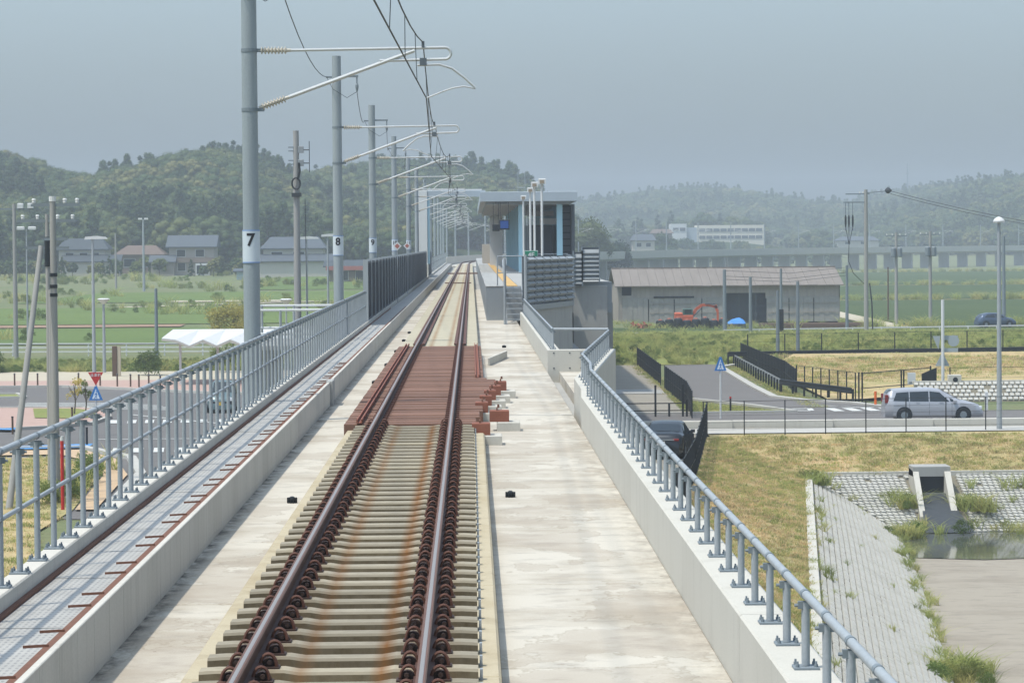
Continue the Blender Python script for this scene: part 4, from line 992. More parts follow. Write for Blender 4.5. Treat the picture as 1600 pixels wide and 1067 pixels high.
def lamp(label, x, y, z0, z1, head='flat', r=.09, mat=None, group='street lamps'):
    o = thing('street_lamp', label, 'street lamp', (x, y, z0), group)
    MB().tube([(x, y, z0), (x, y, z1)], r, 10, r * .6).build('pole', mat or m_galv, o, True)
    if head == 'flat': MB().ext([(-.55, -.05), (1.05, -.02), (.9, .12), (.3, .2), (-.5, .14)], (x, y - .15, z1), (1, 0, 0), (0, 0, 1), (0, 1, 0), .3).build('lamp_head', m_white, o)
    elif head == 'bowl': MB().lathe((x, y, z1 - .35), (x, y, z1 + .06), [(0, .08), (.7, .42), (.85, .46), (1, .3)], 12).build('lamp_head', m_white, o)
    elif head == 'double':
        for u in (-.45, .45): MB().cbox(x + u - .3, x + u + .3, y - .15, y + .15, z1 - .05, z1 + .2, .04).build('lamp_head', m_white, o)
    elif head == 'dome': MB().lathe((x, y, z1 - .08), (x, y, z1 + .2), [(0, .26), (.3, .28), (.7, .2), (1, .04)], 12).build('lamp_head', m_white, o)
    return o
lamp('street lamp with box lantern beside the far left utility pole', -35.4, 225, G0, 4.1, 'double')
lamp('street lamp with long flat white head in the left plaza', -26.4, 197, G0, 3.2, 'flat', .14)
lamp('short lamp post with bowl head beside the flat-headed lamp', -25.95, 199, G0, -1.05, 'bowl', .13)
upole('plain grey pole behind the white road fence', -25.05, 224, G0, -.7, .16, mat=m_galvd)
lamp('tall thin twin lamp in front of the two-storey house', -49.9, 430, gz(-50, 430), 6.8, 'double', .22)
upole('thin far pole in front of the brown-roofed house', -55.4, 440, gz(-55, 440), 4.7, .17)
km = upole('radio mast pole with aerials and cable coil between masts 7 and 8', -9.25, 150, G0, 8.7, .21, rungs=True, name='radio_mast', group=None)
km['category'] = 'radio mast'
for z, w in ((7.6, .75), (6.9, .75)):
    for dz in (0, .2): MB().box(-9.25 - w * .55, -9.25 + w * .2, 149.9, 150.1, z + dz, z + dz + .05).build('aerial_arm', m_galvd, km)
    MB().cbox(-9.15, -8.85, 149.85, 150.15, z - .08, z + .28, .03).build('equipment_box', m_midgrey, km)
    MB().tube([(-8.85, 150, z + .08), (-8.55, 150, z + .08)], .03, 6).build('aerial_stub', m_dark, km)
    MB().tube([(-8.55, 150, z - .4), (-8.55, 150, z + .55)], .022, 6).build('aerial', m_dark, km)
MB().tube([(-9.25 + .22 * math.cos(t), 149.72, 5.9 + .3 * math.sin(t)) for t in [k * .45 for k in range(15)]], .05, 6).build('cable_coil', m_black, km)
MB().tube([(-9.15, 149.8, 6.1), (-9.05, 149.8, 6.6), (-9.1, 149.8, 7.0)], .06, 6).build('cable', m_black, km)
MB().box(-9.5, -9.0, 149.7, 150.3, 5.2, 5.4).build('band', m_dark, km)
MB().tube([(-8.75, 150, -2), (-8.8, 150, 5.1)], .02, 6).build('down_lead', m_dark, km)
lamp('street lamp with flat white head behind the radio mast', -14.0, 240, G0, 3.2, 'flat', .12)
lamp('street lamp with flat white head just left of mast 8', -12.2, 240, G0, 3.4, 'flat', .12)
lamp('short lamp post with bowl head below the stair landing', -13.15, 200, G0, -1.2, 'bowl', .08)
p1 = upole('tall utility pole with dangling cable heads and a sagging line on the right', 35.95, 256, G0, 7.3, .22, rungs=True)
crossarm(p1, 35.2, 256, 6.9, 2.2, (.2, .5)); MB().box(33.9, 35.9, 255.9, 256.1, 6.1, 6.2).build('crossarm', m_galvd, p1)
for x in (34.1, 34.4, 34.75):
    MB().tube([(x, 256, 6.1), (x, 256, 3.6)], .02, 5).build('drop_lead', m_dark, p1)
    MB().lathe((x, 256, 5.0), (x, 256, 3.9), [(0, .05), (.2, .09), (.7, .09), (1, .05)], 8).build('cable_head', m_black, p1)
    MB().tube([(x, 256, 3.9), (34.4, 256, 2.3), (34.35, 256, .8), (34.8, 256, -.3), (35.8, 256, -1.3)], .03, 6).build('cable', m_dark, p1)
MB().tube([(36.25, 255.9, -1.2), (36.45, 255.9, -3), (36.55, 255.9, -6.3)], .07, 6).build('riser_cable', m_dark, p1)
MB().lathe((37.7, 256, 7.2), (38.3, 256, 7.2), [(0, .1), (.3, .28), (.6, .28), (1, .08)], 8).build('strain_insulator', m_dark, p1)
MB().tube([(35.9, 256, 7.0), (37.8, 256, 7.15)], .05, 6).build('strain_bar', m_galvd, p1)
pw = thing('power_line', 'sagging power line running right from the tall utility pole', 'wire', (45, 256, 5))
for dz in (0, .25): MB().tube([(38.2 + 30 * t, 256 - 20 * t, 7.15 - dz - 9.5 * t + 4.2 * t * t) for t in [k / 10 for k in range(11)]], .025, 5).build('wire_span', m_dark, pw)
pw2 = thing('power_line', 'thin lines strung in front of the barn between grey poles', 'wire', (30, 260, -.5))
for dz in (0, .5, .8): MB().tube([(23.3, 259, .0 - dz), (30, 265, -.35 - dz), (36.6, 274, .1 - dz)], .018, 5).build('wire_span', m_dark, pw2)
for lab, x, y, z, r in (('short grey pole right of the barn end', 36.6, 274, .3, .17), ('grey pole left of the barn opening', 23.3, 259, .1, .2), ('grey pole in front of the barn opening', 24.3, 245, -.4, .17),
                        ('grey pole behind the black fence panel', 22.75, 209, -1.0, .15), ('grey pole right of the black fence panel', 23.9, 206, -.3, .15), ('thin brown pole in the paddies', 46.7, 315, -.3, .1), ('grey pole at far right behind the lamp', 54.4, 287, 3.0, .2)):
    upole(lab, x, y, G0, z, r, mat=m_galvd if 'brown' not in lab else m_wood)
p5 = upole('grey pole with black lower sleeve in front of the barn', 26.75, 243, G0, .3, .14, mat=m_galvd)
MB().cbox(26.55, 26.95, 242.8, 243.2, -5.6, -3.2, .03).build('black_box', m_black, p5)
for lab, x, y, z in (('transformer pole left of the pair in the paddies', 45.05, 298, 3.5), ('transformer pole right of the pair in the paddies', 47.85, 293, 3.6)):
    o = upole(lab, x, y, G0, z, .2); crossarm(o, x, y, z - .35, 2.2, (-1, -.4, .4, 1)); crossarm(o, x, y, z - 1.4, 1.4)
    for u in (-.32, .34): MB().lathe((x + u, y - .2, z - 2.6), (x + u, y - .2, z - 1.6), [(0, .25), (.1, .28), (.9, .28), (1, .2)], 10).build('transformer', m_galvd, o)
lamp('street lamp with domed head standing on the road edge at right', 24.72, 131.6, G0, 3.5, 'dome', .13)

# ------------------------------------------------------------------ signs, bollards
sg = thing('stop_sign', 'red stop triangle above a blue crossing sign on a white pole', 'road sign', (-17.75, 133, G0))
MB().tube([(-17.75, 133, G0), (-17.75, 133, -3.3)], .045, 8).build('pole', m_white, sg)
MB().ext([(-.36, 0), (0, -.62), (.36, 0)], (-17.75, 132.93, -3.28), (1, 0, 0), (0, 0, 1), (0, 1, 0), .02).build('stop_plate', m_redsign, sg)
tm = text_mb('止まれ', .17, .004); tm.v = [(-17.75 + a, 132.922, -3.42 + b) for a, b, _ in tm.v]; tm.build('lettering', m_white, sg)
def crossing_sign(o, x, y, z, w, h):
    MB().ext([(-w / 2, 0), (w / 2, 0), (w * .08, h), (-w * .08, h)], (x, y, z), (1, 0, 0), (0, 0, 1), (0, 1, 0), .02).build('crossing_plate', m_bluesign, o)
    s_ = MB(); yy = y - .005
    s_.ext([(-w * .28, h * .1), (w * .28, h * .1), (0, h * .82)], (x, yy, z), (1, 0, 0), (0, 0, 1), (0, 1, 0), .004).build('sign_triangle', M('white_sign_mark', 'cdd8e2', .5, .03), o)
    f = MB(); ax, az, yv = (1, 0, 0), (0, 0, 1), y - .009
    def pp(P): f.ext([(a * w, b * h) for a, b in P], (x, yv, z), ax, az, (0, 1, 0), .003)
    pp([(-.02, .30), (.05, .30), (.06, .55), (-.01, .55)]); pp([(-.02, .31), (-.13, .12), (-.08, .12), (.02, .28)]); pp([(.04, .31), (.10, .12), (.06, .12), (.0, .28)])
    pp([(.0, .58), (.06, .58), (.06, .68), (.0, .68)]); pp([(.03, .5), (.12, .4), (.11, .36), (.03, .44)]); pp([(-.01, .5), (-.1, .42), (-.1, .37), (-.01, .44)])
    f.build('walking_figure', m_bluesign, o)
crossing_sign(sg, -17.75, 132.93, -4.6, .66, .66)
s2_ = thing('crossing_sign', 'blue pedestrian crossing sign on a white pole at the road junction', 'road sign', (12.5, 141.5, G0))
MB().tube([(12.5, 141.5, G0), (12.5, 141.5, -3.15)], .05, 8).build('pole', m_white, s2_); crossing_sign(s2_, 12.5, 141.43, -3.85, .62, .70)
s3_ = thing('sign_cluster', 'cluster of grey sign backs on a white pole behind the van', 'road sign', (26.33, 157, G0))
MB().tube([(26.33, 157, G0), (26.33, 157, -.7)], .09, 10).build('pole', m_white, s3_)
sgm = M('sign_back_grey', '99a1a3', .5, .06)
MB().ext([(-.42, 0), (.02, 0), (-.1, -.75)], (26.2, 157.1, -2.72), (1, 0, 0), (0, 0, 1), (0, 1, 0), .02).build('triangle_back', sgm, s3_)
MB().lathe((26.95, 157.1, -3.0), (26.95, 157.12, -3.0), [(0, .32), (1, .32)], 20).build('round_back', sgm, s3_)
MB().box(26.4, 27.2, 157.08, 157.1, -3.62, -3.4).build('bar_back', sgm, s3_); MB().box(26.35, 27.2, 157.125, 157.14, -2.95, -2.7).build('plate_back', sgm, s3_)
MB().ext([(-.4, 0), (.4, 0), (.05, .7), (-.05, .7)], (26.33, 157.12, -4.4), (1, 0, 0), (0, 0, 1), (0, 1, 0), .02).build('lower_back', sgm, s3_)
for i, (x, y) in enumerate(((-29.3, 180.6), (-27.8, 180.4), (-25.2, 180.5), (-23.7, 179.6), (-22.5, 178.7), (-21.6, 178.2), (-21.0, 177.6), (-20.3, 176.9), (-19.5, 176.2))):
    b = thing('bollard', '%s brown bollard from the left along the pink pavement' % ORD[i], 'bollard', (x, y, G0), 'brown bollards on the pink pavement')
    MB().tube([(x, y, G0 + .09), (x, y, G0 + .82)], .055, 8).build('shaft', m_wood, b); MB().lathe((x, y, G0 + .82), (x, y, G0 + .9), [(0, .065), (.6, .065), (1, .02)], 8).build('cap', m_dkgrey, b)
for i, (x, y) in enumerate(((-21.9, 134.2), (-21.5, 133.6), (-20.1, 141.5), (-17.2, 125.6))):
    b = thing('bollard', ['brown bollard at the left edge beside the blue paving', 'dark bollard paired with the brown one at the left edge', 'thin bollard on the plaza island', 'black bollard near the second blue paving'][i], 'bollard', (x, y, G0), 'island bollards')
    MB().tube([(x, y, G0 + .05), (x, y, G0 + .85)], .05, 8).build('shaft', [m_wood, m_dkgrey, m_wood, m_black][i], b); MB().tube([(x, y, G0 + .85), (x, y, G0 + .9)], .058, 8).build('cap', m_black, b)
b = thing('marker_post', 'tall slim orange marker post in the grass behind the left railing', 'marker post', (-13.85, 95, G0)); MB().tube([(-13.85, 95, G0), (-13.85, 95, G0 + 2.4)], .06, 8).build('post', m_redsign, b)
MB().tube([(-13.85, 95, G0 + 2.4), (-13.85, 95, G0 + 2.55)], .062, 8).build('cap', m_white, b)
b = thing('wooden_post', 'dark wooden post in the shrubs behind the bollards', 'post', (-24.4, 193, G0)); MB().cbox(-24.62, -24.3, 192.9, 193.2, G0, -4.15, .03).build('post', m_wood, b); MB().box(-24.28, -24.05, 192.95, 193.15, G0, -4.2).build('post', m_beige, b)
b = thing('marker_post', 'orange flexible marker post beside the van', 'marker post', (21.66, 150.8, G0)); MB().tube([(21.66, 150.8, G0), (21.66, 150.8, G0 + .85)], .07, 8).build('post', m_orange, b); MB().lathe((21.66, 150.8, G0 + .04), (21.66, 150.8, G0 + .1), [(0, .16), (1, .12)], 10).build('base', m_black, b)
b = thing('junction_post', 'small red-topped black post on the road corner', 'post', (13.5, 146.9, G0)); MB().tube([(13.5, 146.9, G0), (13.5, 146.9, G0 + .75)], .05, 8).build('post', m_black, b); MB().tube([(13.5, 146.9, G0 + .75), (13.5, 146.9, G0 + .85)], .055, 8).build('cap', m_redsign, b)
b = thing('white_post', 'short white post behind the bonnet of the van', 'post', (26.9, 146.8, G0)); MB().cbox(26.83, 26.97, 146.7, 146.9, G0, G0 + 1.0, .02).build('post', m_white, b)

# ------------------------------------------------------------------ fences
def rail_fence(label, P, zt, rails, sp, mat, hp=None, name='road_fence', pr=.05, rr_=.045):
    o = thing(name, label, 'fence', (P[0][0], P[0][1], G0))
    for (a, b) in zip(P, P[1:]):
        L = math.dist(a, b); n = max(1, round(L / sp))
        for k in range(n + 1):
            x, y = a[0] + (b[0] - a[0]) * k / n, a[1] + (b[1] - a[1]) * k / n; MB().bar((x, y, G0), (x, y, G0 + (hp or zt)), pr * 2, pr * 2).build('post', mat, o)
        for z in rails: MB().bar((a[0], a[1] - pr - rr_ * .5, G0 + z), (b[0], b[1] - pr - rr_ * .5, G0 + z), rr_, rr_ * 2.2).build('rail', mat, o)
    return o
rail_fence('long white rail fence along the far road on the left', [(-60, 235.4), (-3, 228.0)], 1.05, (.35, .7, 1.02), 3.2, m_white)
rail_fence('white rail fence along the far road in front of the barn', [(23.0, 256.0), (29.5, 257.4), (60, 264)], 1.0, (.45, .95), 2.9, m_white)
rail_fence('low white rail fence left of the barn yard', [(11.0, 256.8), (15.2, 256.5)], .75, (.35, .72), 2.1, m_white)
rail_fence('long low white rail in front of the excavator', [(15.4, 256.2), (22.8, 255.8)], .5, (.22, .48), 3.6, m_white)
def wire_fence(label, P, h, sp, wires=5, r=.028, name='wire_fence'):
    o = thing(name, label, 'fence', (P[0][0], P[0][1], G0))
    for (a, b) in zip(P, P[1:]):
        n = max(1, round(math.dist(a, b) / sp))
        for k in range(n + 1):
            x, y = a[0] + (b[0] - a[0]) * k / n, a[1] + (b[1] - a[1]) * k / n; MB().tube([(x, y, G0), (x, y, G0 + h)], r, 6).build('post', m_black, o)
        for k in range(wires):
            z = G0 + h * (k + 1) / wires - .02; MB().tube([(a[0], a[1], z), (b[0], b[1], z)], .006 if k < wires - 1 else .012, 4).build('wire', m_black, o)
    return o
wire_fence('black post and wire fence along the grass edge below the road', [(10.6, 129.0), (25.9, 131.4), (45, 133.0)], 1.62, 2.0)
wire_fence('tall black post and wire fence above the black guardrail', [(20.0, 203.8), (42, 208)], 2.25, 2.85, 4, .045)
wire_fence('black post and wire fence right of the gate', [(27.0, 158.6), (41, 160)], 1.75, 2.9, 3, .035)
wire_fence('black wire fence along the dry mound behind the guardrail', [(19.0, 164.5), (21.1, 154.6)], 1.7, 1.45, 3, .04)
def mesh_fence(label, P, h, sp, z0=G0, slat=.10, kick=.06):
    o = thing('black_mesh_fence', label, 'fence', (P[0][0], P[0][1], z0))
    for (a, b) in zip(P, P[1:]):
        n = max(1, round(math.dist(a, b) / sp)); d = Vector((b[0] - a[0], b[1] - a[1], 0)) / n
        for k in range(n):
            q0 = Vector((a[0], a[1], z0)) + d * k; q1 = q0 + d
            MB().bar(q0 + Vector((0, 0, 0)), q0 + Vector((0, 0, h + .04)), .06, .06).build('post', m_black, o)
            pn = MB(); m = int(d.length / slat)
            for j in range(1, m): p = q0.lerp(q1, j / m); pn.bar(p + Vector((0, 0, kick)), p + Vector((0, 0, h)), .03, .018)
            for z in (kick, h * .5, h): pn.bar(q0 + Vector((0, 0, z)), q1 + Vector((0, 0, z)), .025, .035)
            pn.build('mesh_panel', m_black, o)
        MB().bar((b[0], b[1], z0), (b[0], b[1], z0 + h + .04), .06, .06).build('post', m_black, o)
    return o
mesh_fence('black mesh fence along the far half of the car park', [(12.05, 205), (11.8, 176)], 1.3, 2.4)
mesh_fence('black mesh fence along the near half of the car park', [(11.75, 171.5), (11.6, 152), (11.1, 142)], 1.4, 2.0)
mesh_fence('black mesh fence running down the grass slope beside the dark sedan', [(10.85, 130), (8.4, 106), (6.0, 86)], 1.5, 2.4)
mesh_fence('black slatted panel fence along the right of the side road', [(19.9, 208), (19.6, 176), (19.0, 165)], 1.45, 2.2)
gt = thing('car_park_gate', 'low black gate frame behind the dark sedan', 'gate', (9.6, 143.5, G0))
for x, h in ((6.6, .8), (9.35, 1.65), (10.05, .7), (10.75, 1.7), (10.95, .9)): MB().bar((x, 143.5, G0), (x, 143.5, G0 + h), .1, .1).build('gate_post', m_black, gt)
for z in (.35, .72): MB().bar((5.6, 143.5, G0 + z), (11.0, 143.5, G0 + z), .05, .05).build('gate_rail', m_black, gt)
def guardrail(label, P, z, mat, sp=2.0, side=-1):
    o = thing('guardrail', label, 'guardrail', (P[0][0], P[0][1], G0))
    for a, b in zip(P, P[1:]):
        d = (Vector(b) - Vector(a)); n = max(1, round(d.length / sp)); nn = Vector((d.y, -d.x)).normalized()
        if nn.y > 0: nn = -nn
        for k in range(n + 1):
            p = Vector(a) + d * k / n; MB().bar((p.x, p.y, G0), (p.x, p.y, G0 + z), .11, .11).build('post', m_black, o)
        prof = [(0, -.17), (.05, -.15), (.05, -.05), (.01, 0), (.05, .05), (.05, .15), (0, .17), (-.01, .17), (-.01, -.17)]
        u = Vector(a) + nn * .07; MB().ext(prof, (u.x, u.y, G0 + z - .1), (nn.x, nn.y, 0), (0, 0, 1), (d.normalized().x, d.normalized().y, 0), d.length).build('beam', mat, o)
guardrail('grey beam guardrail along the right of the side road', [(18.9, 203), (18.2, 166)], .72, m_galv)
guardrail('black beam guardrail curving to the gate', [(18.2, 165.4), (21.0, 154.9)], .78, m_black, 1.8)
guardrail('long black guardrail in front of the green bank', [(18.5, 203.0), (44, 208.6)], .95, m_black, 2.8)
gg = thing('mound_gate', 'black framed gate with white notice behind the van', 'gate', (23.6, 156.5, G0))
for x, y, h in ((21.15, 153.6, 1.75), (21.35, 153.7, 1.75), (24.0, 157, 1.7), (24.15, 157.1, 1.7), (26.1, 159.8, 1.8)): MB().bar((x, y, G0), (x, y, G0 + h), .08, .08).build('gate_post', m_black, gg)
for z in (.1, .85, 1.68): MB().bar((21.3, 153.8, G0 + z), (26.1, 159.8, G0 + z), .045, .045).build('gate_rail', m_black, gg)
MB().cbox(24.35, 24.8, 157.0, 157.03, G0 + .9, G0 + 1.55, .01).build('notice', m_white, gg); MB().box(24.42, 24.73, 156.985, 156.997, G0 + .98, G0 + 1.02).build('notice_mark', m_dkgrey, gg)
MB().ext([(0, 0), (.85, 0), (.85, 1.35), (0, 1.0)], (25.4, 158.6, G0 + .4), (1, 0, 0), (0, 0, 1), (0, 1, 0), .06).build('side_panel', m_black, gg)
bx = thing('junction_box', 'small white box with a round black opening behind the van roof', 'drain box', (26.9, 156.2, G0)); MB().cbox(26.5, 27.2, 156.0, 156.5, G0 + .95, G0 + 1.45, .03).build('box', m_wall, bx); MB().lathe((26.86, 155.995, G0 + 1.18), (26.86, 155.98, G0 + 1.18), [(0, .14), (1, .14)], 16).build('opening', m_black, bx)

# ------------------------------------------------------------------ bus shelter canopy
cs = thing('bus_shelter', 'white folded-roof bus shelter beyond the left railing', 'bus shelter', (-16.5, 182, G0))
per, n = 1.74, 6; xs = -19.75; top = []; 
for face in range(2):
    pass
for i in range(n):
    x0 = xs + i * per; P = [(x0, -3.68), (x0 + per / 2, -3.30), (x0 + per, -3.68)]
    if i == 0: P[0] = (x0, -3.2)
    rf = MB(); k = .06
    near = [(a, 179.6, b) for a, b in P]; farp = [(a, 186.5, -2.86) for a, b in P]
    lo = [(a, y, b - k) for a, y, b in near]; lof = [(a, y, b - k) for a, y, b in farp]
    rf.add(near + farp + lo + lof, [(0, 1, 4, 3), (1, 2, 5, 4), (6, 9, 10, 7), (7, 10, 11, 8), (0, 6, 7, 1), (1, 7, 8, 2), (3, 4, 10, 9), (4, 5, 11, 10)]); rf.build('roof_fold', m_white, cs)
    for (a, b), (c_, d_) in zip(P, P[1:]): MB().bar((a, 179.55, b - .12), (c_, 179.55, d_ - .12), .08, .12).build('rafter', m_wall, cs)
for x in (xs + per * .62, xs + per * 2.0, xs + per * 3, xs + per * 4, xs + per * 5):
    MB().cbox(x - .07, x + .07, 180.4, 180.54, G0, -3.6, .01).build('post', m_white, cs)
    MB().tube([(x - .28, 183, G0), (x - .28, 183, -3.4)], .04, 8).build('post', m_white, cs)
bn = thing('bench', 'small brown bench under the bus shelter', 'bench', (-14.7, 178.5, G0))
MB().cbox(-15.5, -13.9, 178.3, 178.7, G0 + .42, G0 + .48, .01).build('seat', m_wood, bn)
for x in (-15.3, -14.1): MB().box(x - .04, x + .04, 178.4, 178.6, G0 + .09, G0 + .42).build('leg', m_dkgrey, bn)

# ------------------------------------------------------------------ vehicles (built along +X, then placed)
def car(name, label, cat, loc, rz, W, zb, top, belt, paint, side, front, rear, wheels, rw_=.32, lamps=(), extra=None, hatch=.74):
    o = thing(name, label, cat, (0, 0, 0)); xa, xb = top[0][0], top[-1][0]
    n = 48; st_ = [xa + (xb - xa) * k / n for k in range(n + 1)]
    def hw(x):
        e = min(x - xa, xb - x); return W / 2 * (1 - .16 * (1 - sm(e / .55)) ** 2)
    def dims(x):
        zt = interp(x, top); bl = interp(x, belt); w = hw(x)
        t = sm((zt - bl) / .45); wt = w * (.90 - (.90 - hatch) * t); return zt, min(bl, zt - .05), w, wt
    vs = []; fs = []
    for x in st_:
        zt, bl, w, wt = dims(x); zm = zb + (bl - zb) * .55
        h = [(w * .86, zb), (w * .97, zb + .10), (w, zm), (w * .97, bl), (wt, zt - .055), (wt * .86, zt - .01), (wt * .4, zt + .012)]
        ring = [(x, -a, b) for a, b in h] + [(x, a, b) for a, b in h[::-1]]; vs += ring
    m = 14
    for i in range(n):
        for k in range(m): j = (k + 1) % m; fs.append((i * m + k, i * m + j, (i + 1) * m + j, (i + 1) * m + k))
    fs += [tuple(range(m - 1, -1, -1)), tuple(n * m + k for k in range(m))]
    body = MB().add(vs, fs).build('body', paint, o, True)
    def sy(x, z):
        zt, bl, w, wt = dims(x); t = max(0, min(1, (z - bl) / max(.01, zt - .055 - bl))); return w * .97 + (wt - w * .97) * t + .012
    for poly_ in side:
        for sg_ in (-1, 1):
            P = [(x, sg_ * sy(x, z), z) for x, z in poly_]; MB().poly(P if sg_ < 0 else P[::-1]).build('side_window', m_glass, o)
    for (x0, x1), nm in ((front, 'windscreen'), (rear, 'rear_window')):
        g = MB(); N = 6
        R_ = [(x0 + (x1 - x0) * k / N) for k in range(N + 1)]
        for u, v in zip(R_, R_[1:]):
            zu, _, _, wu = dims(u); zv, _, _, wv = dims(v)
            g.poly([(u, -wu * .86, zu + .012), (u, wu * .86, zu + .012), (v, wv * .86, zv + .012), (v, -wv * .86, zv + .012)])
            g.poly([(u, -wu * .4, zu + .024), (u, wu * .4, zu + .024), (v, wv * .4, zv + .024), (v, -wv * .4, zv + .024)])
        g.build(nm, m_glass, o)
    for x in wheels:
        for sg_ in (-1, 1):
            yo = sg_ * (W / 2 - .10)
            MB().lathe((x, sg_ * (W / 2 - .3), rw_ + .02), (x, sg_ * (W / 2 + .004), rw_ + .02), [(0, rw_ + .06), (1, rw_ + .06)], 24).build('wheel_arch', m_black, o)
            wl = MB().lathe((x, yo - sg_ * .1, rw_), (x, yo + sg_ * .118, rw_), [(0, rw_ * .9), (.1, rw_), (.85, rw_), (1, rw_ * .9)], 24).build('wheel', m_black, o)
            rm = MB().lathe((x, yo + sg_ * .10, rw_), (x, yo + sg_ * .125, rw_), [(0, rw_ * .68), (.6, rw_ * .66), (1, rw_ * .2)], 16); rm.build('rim', m_galvd, wl)
    for nm, x0, x1, y0, y1, z0, z1, mt in lamps: MB().cbox(min(x0, x1), max(x0, x1), y0, y1, z0, z1, .012).build(nm, mt, o)
    if extra: extra(o)
    o.location = loc; o.rotation_euler = (0, 0, rz); return o
m_silver = NB('silver_car_paint').fin(lin('a9abb0'), .35, .35, .5)
m_navy = NB('black_car_paint').fin(lin('20252b'), .22, .2, .5)
m_teal = NB('grey_green_car_paint').fin(lin('5c7074'), .3, .2, .5)
def vx(o):
    for sg_ in (-1, 1):
        MB().bar((-.9, sg_ * .885, .93), (-.72, sg_ * .885, .93), .02, .03).build('door_handle', m_silver, o); MB().bar((.25, sg_ * .885, .93), (.43, sg_ * .885, .93), .02, .03).build('door_handle', m_silver, o)
        MB().cbox(.92, 1.08, sg_ * .95 - .09, sg_ * .95 + .09, .92, 1.06, .02).build('wing_mirror', m_silver, o)
        [MB().bar((xx, sg_ * .903, .34), (xx, sg_ * .885, .94), .008, .012).build('door_seam', m_dkgrey, o) for xx in (-1.22, -.25, .86)]
        MB().bar((-2.0, sg_ * .90, .80), (-1.45, sg_ * .905, .80), .006, .02).build('door_track', m_dkgrey, o)
car('parked_car', 'silver minivan driving along the road on the right', 'minivan', (22.68, 138.6, G0 + .04), 0, 1.80, .20,
    [(-2.40, .72), (-2.385, 1.0), (-2.30, 1.35), (-2.18, 1.50), (-2.0, 1.57), (-1.2, 1.62), (-.2, 1.62), (.35, 1.55), (1.35, 1.02), (1.7, .95), (2.2, .82), (2.38, .62), (2.42, .5)],
    [(-2.4, .70), (-2.2, .97), (0, .95), (1.3, .92), (2.0, .80), (2.42, .45)], m_silver,
    [[(-2.02, 1.02), (-1.25, 1.00), (-1.25, 1.46), (-1.85, 1.42)], [(-1.2, 1.0), (-.28, .99), (-.28, 1.48), (-1.2, 1.46)], [(-.22, .99), (.75, .97), (.28, 1.42), (-.22, 1.48)], [(.8, .97), (1.12, .97), (.75, 1.16)]],
    (1.32, .38), (-2.30, -2.06), (-1.48, 1.42), .33,
    [('tail_lamp', -2.40, -2.24, -.74, -.56, .92, 1.32, m_lens), ('tail_lamp', -2.40, -2.24, .56, .74, .92, 1.32, m_lens), ('head_lamp', 2.20, 2.36, -.76, -.45, .60, .74, m_lensw), ('head_lamp', 2.20, 2.36, .45, .76, .60, .74, m_lensw)], vx).name = 'minivan'
def sx(o):
    MB().box(-2.352, -2.335, -.17, .17, .58, .76).build('number_plate', m_white, o)
    MB().box(-2.36, -2.33, -.55, .55, .80, .84).build('boot_trim', m_galv, o)
    for sg_ in (-1, 1): MB().cbox(.75, .9, sg_ * .95 - .09, sg_ * .95 + .09, .92, 1.05, .02).build('wing_mirror', m_navy, o)
car('sedan', 'black sedan parked behind the right railing, seen from the rear', 'sedan', (8.15, 117.3, G0 + .03), R(90 - 11), 1.80, .20,
    [(-2.35, .62), (-2.3, .92), (-2.1, 1.06), (-1.65, 1.10), (-.95, 1.38), (-.5, 1.46), (.1, 1.47), (.55, 1.38), (1.3, 1.0), (1.9, .9), (2.25, .75), (2.38, .55)],
    [(-2.35, .6), (-2.1, .95), (-1.6, .98), (0, .93), (1.2, .9), (2.0, .8), (2.38, .5)], m_navy,
    [[(-1.38, .98), (-.45, .96), (-.45, 1.34), (-.85, 1.28)], [(-.38, .96), (.78, .94), (.42, 1.26), (-.05, 1.35), (-.38, 1.35)]],
    (1.25, .55), (-1.62, -.98), (-1.4, 1.42), .32,
    [('tail_lamp', -2.345, -2.22, -.74, -.50, .78, .87, m_lens), ('tail_lamp', -2.345, -2.22, .50, .74, .78, .87, m_lens), ('head_lamp', 2.15, 2.3, -.75, -.45, .6, .74, m_lensw), ('head_lamp', 2.15, 2.3, .45, .75, .6, .74, m_lensw)], sx)
def kx(o):
    MB().box(1.672, 1.69, -.17, .17, .42, .60).build('number_plate', M('yellow_plate', 'c9a53a', .5, .03), o)
    MB().box(1.64, 1.672, -.62, .62, .28, .62).build('grille', m_black, o)
car('kei_car', 'grey green small car with yellow plate seen through the left railing', 'car', (-13.4, 151.5, G0 + .03), R(-90), 1.48, .2,
    [(-1.66, .7), (-1.62, 1.3), (-1.5, 1.58), (-.5, 1.66), (.3, 1.62), (.95, 1.05), (1.4, .92), (1.6, .75), (1.68, .5)],
    [(-1.66, .65), (-1.5, .98), (.9, .93), (1.4, .82), (1.68, .45)], m_teal,
    [[(-1.35, 1.0), (-.35, 1.0), (-.35, 1.5), (-1.3, 1.48)], [(-.28, 1.0), (.75, .98), (.3, 1.42), (-.28, 1.5)]],
    (.92, .34), (-1.60, -1.52), (-1.1, 1.1), .27,
    [('head_lamp', 1.5, 1.66, -.68, -.42, .66, .84, m_lensw), ('head_lamp', 1.5, 1.66, .42, .68, .66, .84, m_lensw), ('tail_lamp', -1.68, -1.6, -.7, -.55, .8, 1.2, m_lens), ('tail_lamp', -1.68, -1.6, .55, .7, .8, 1.2, m_lens)], kx)
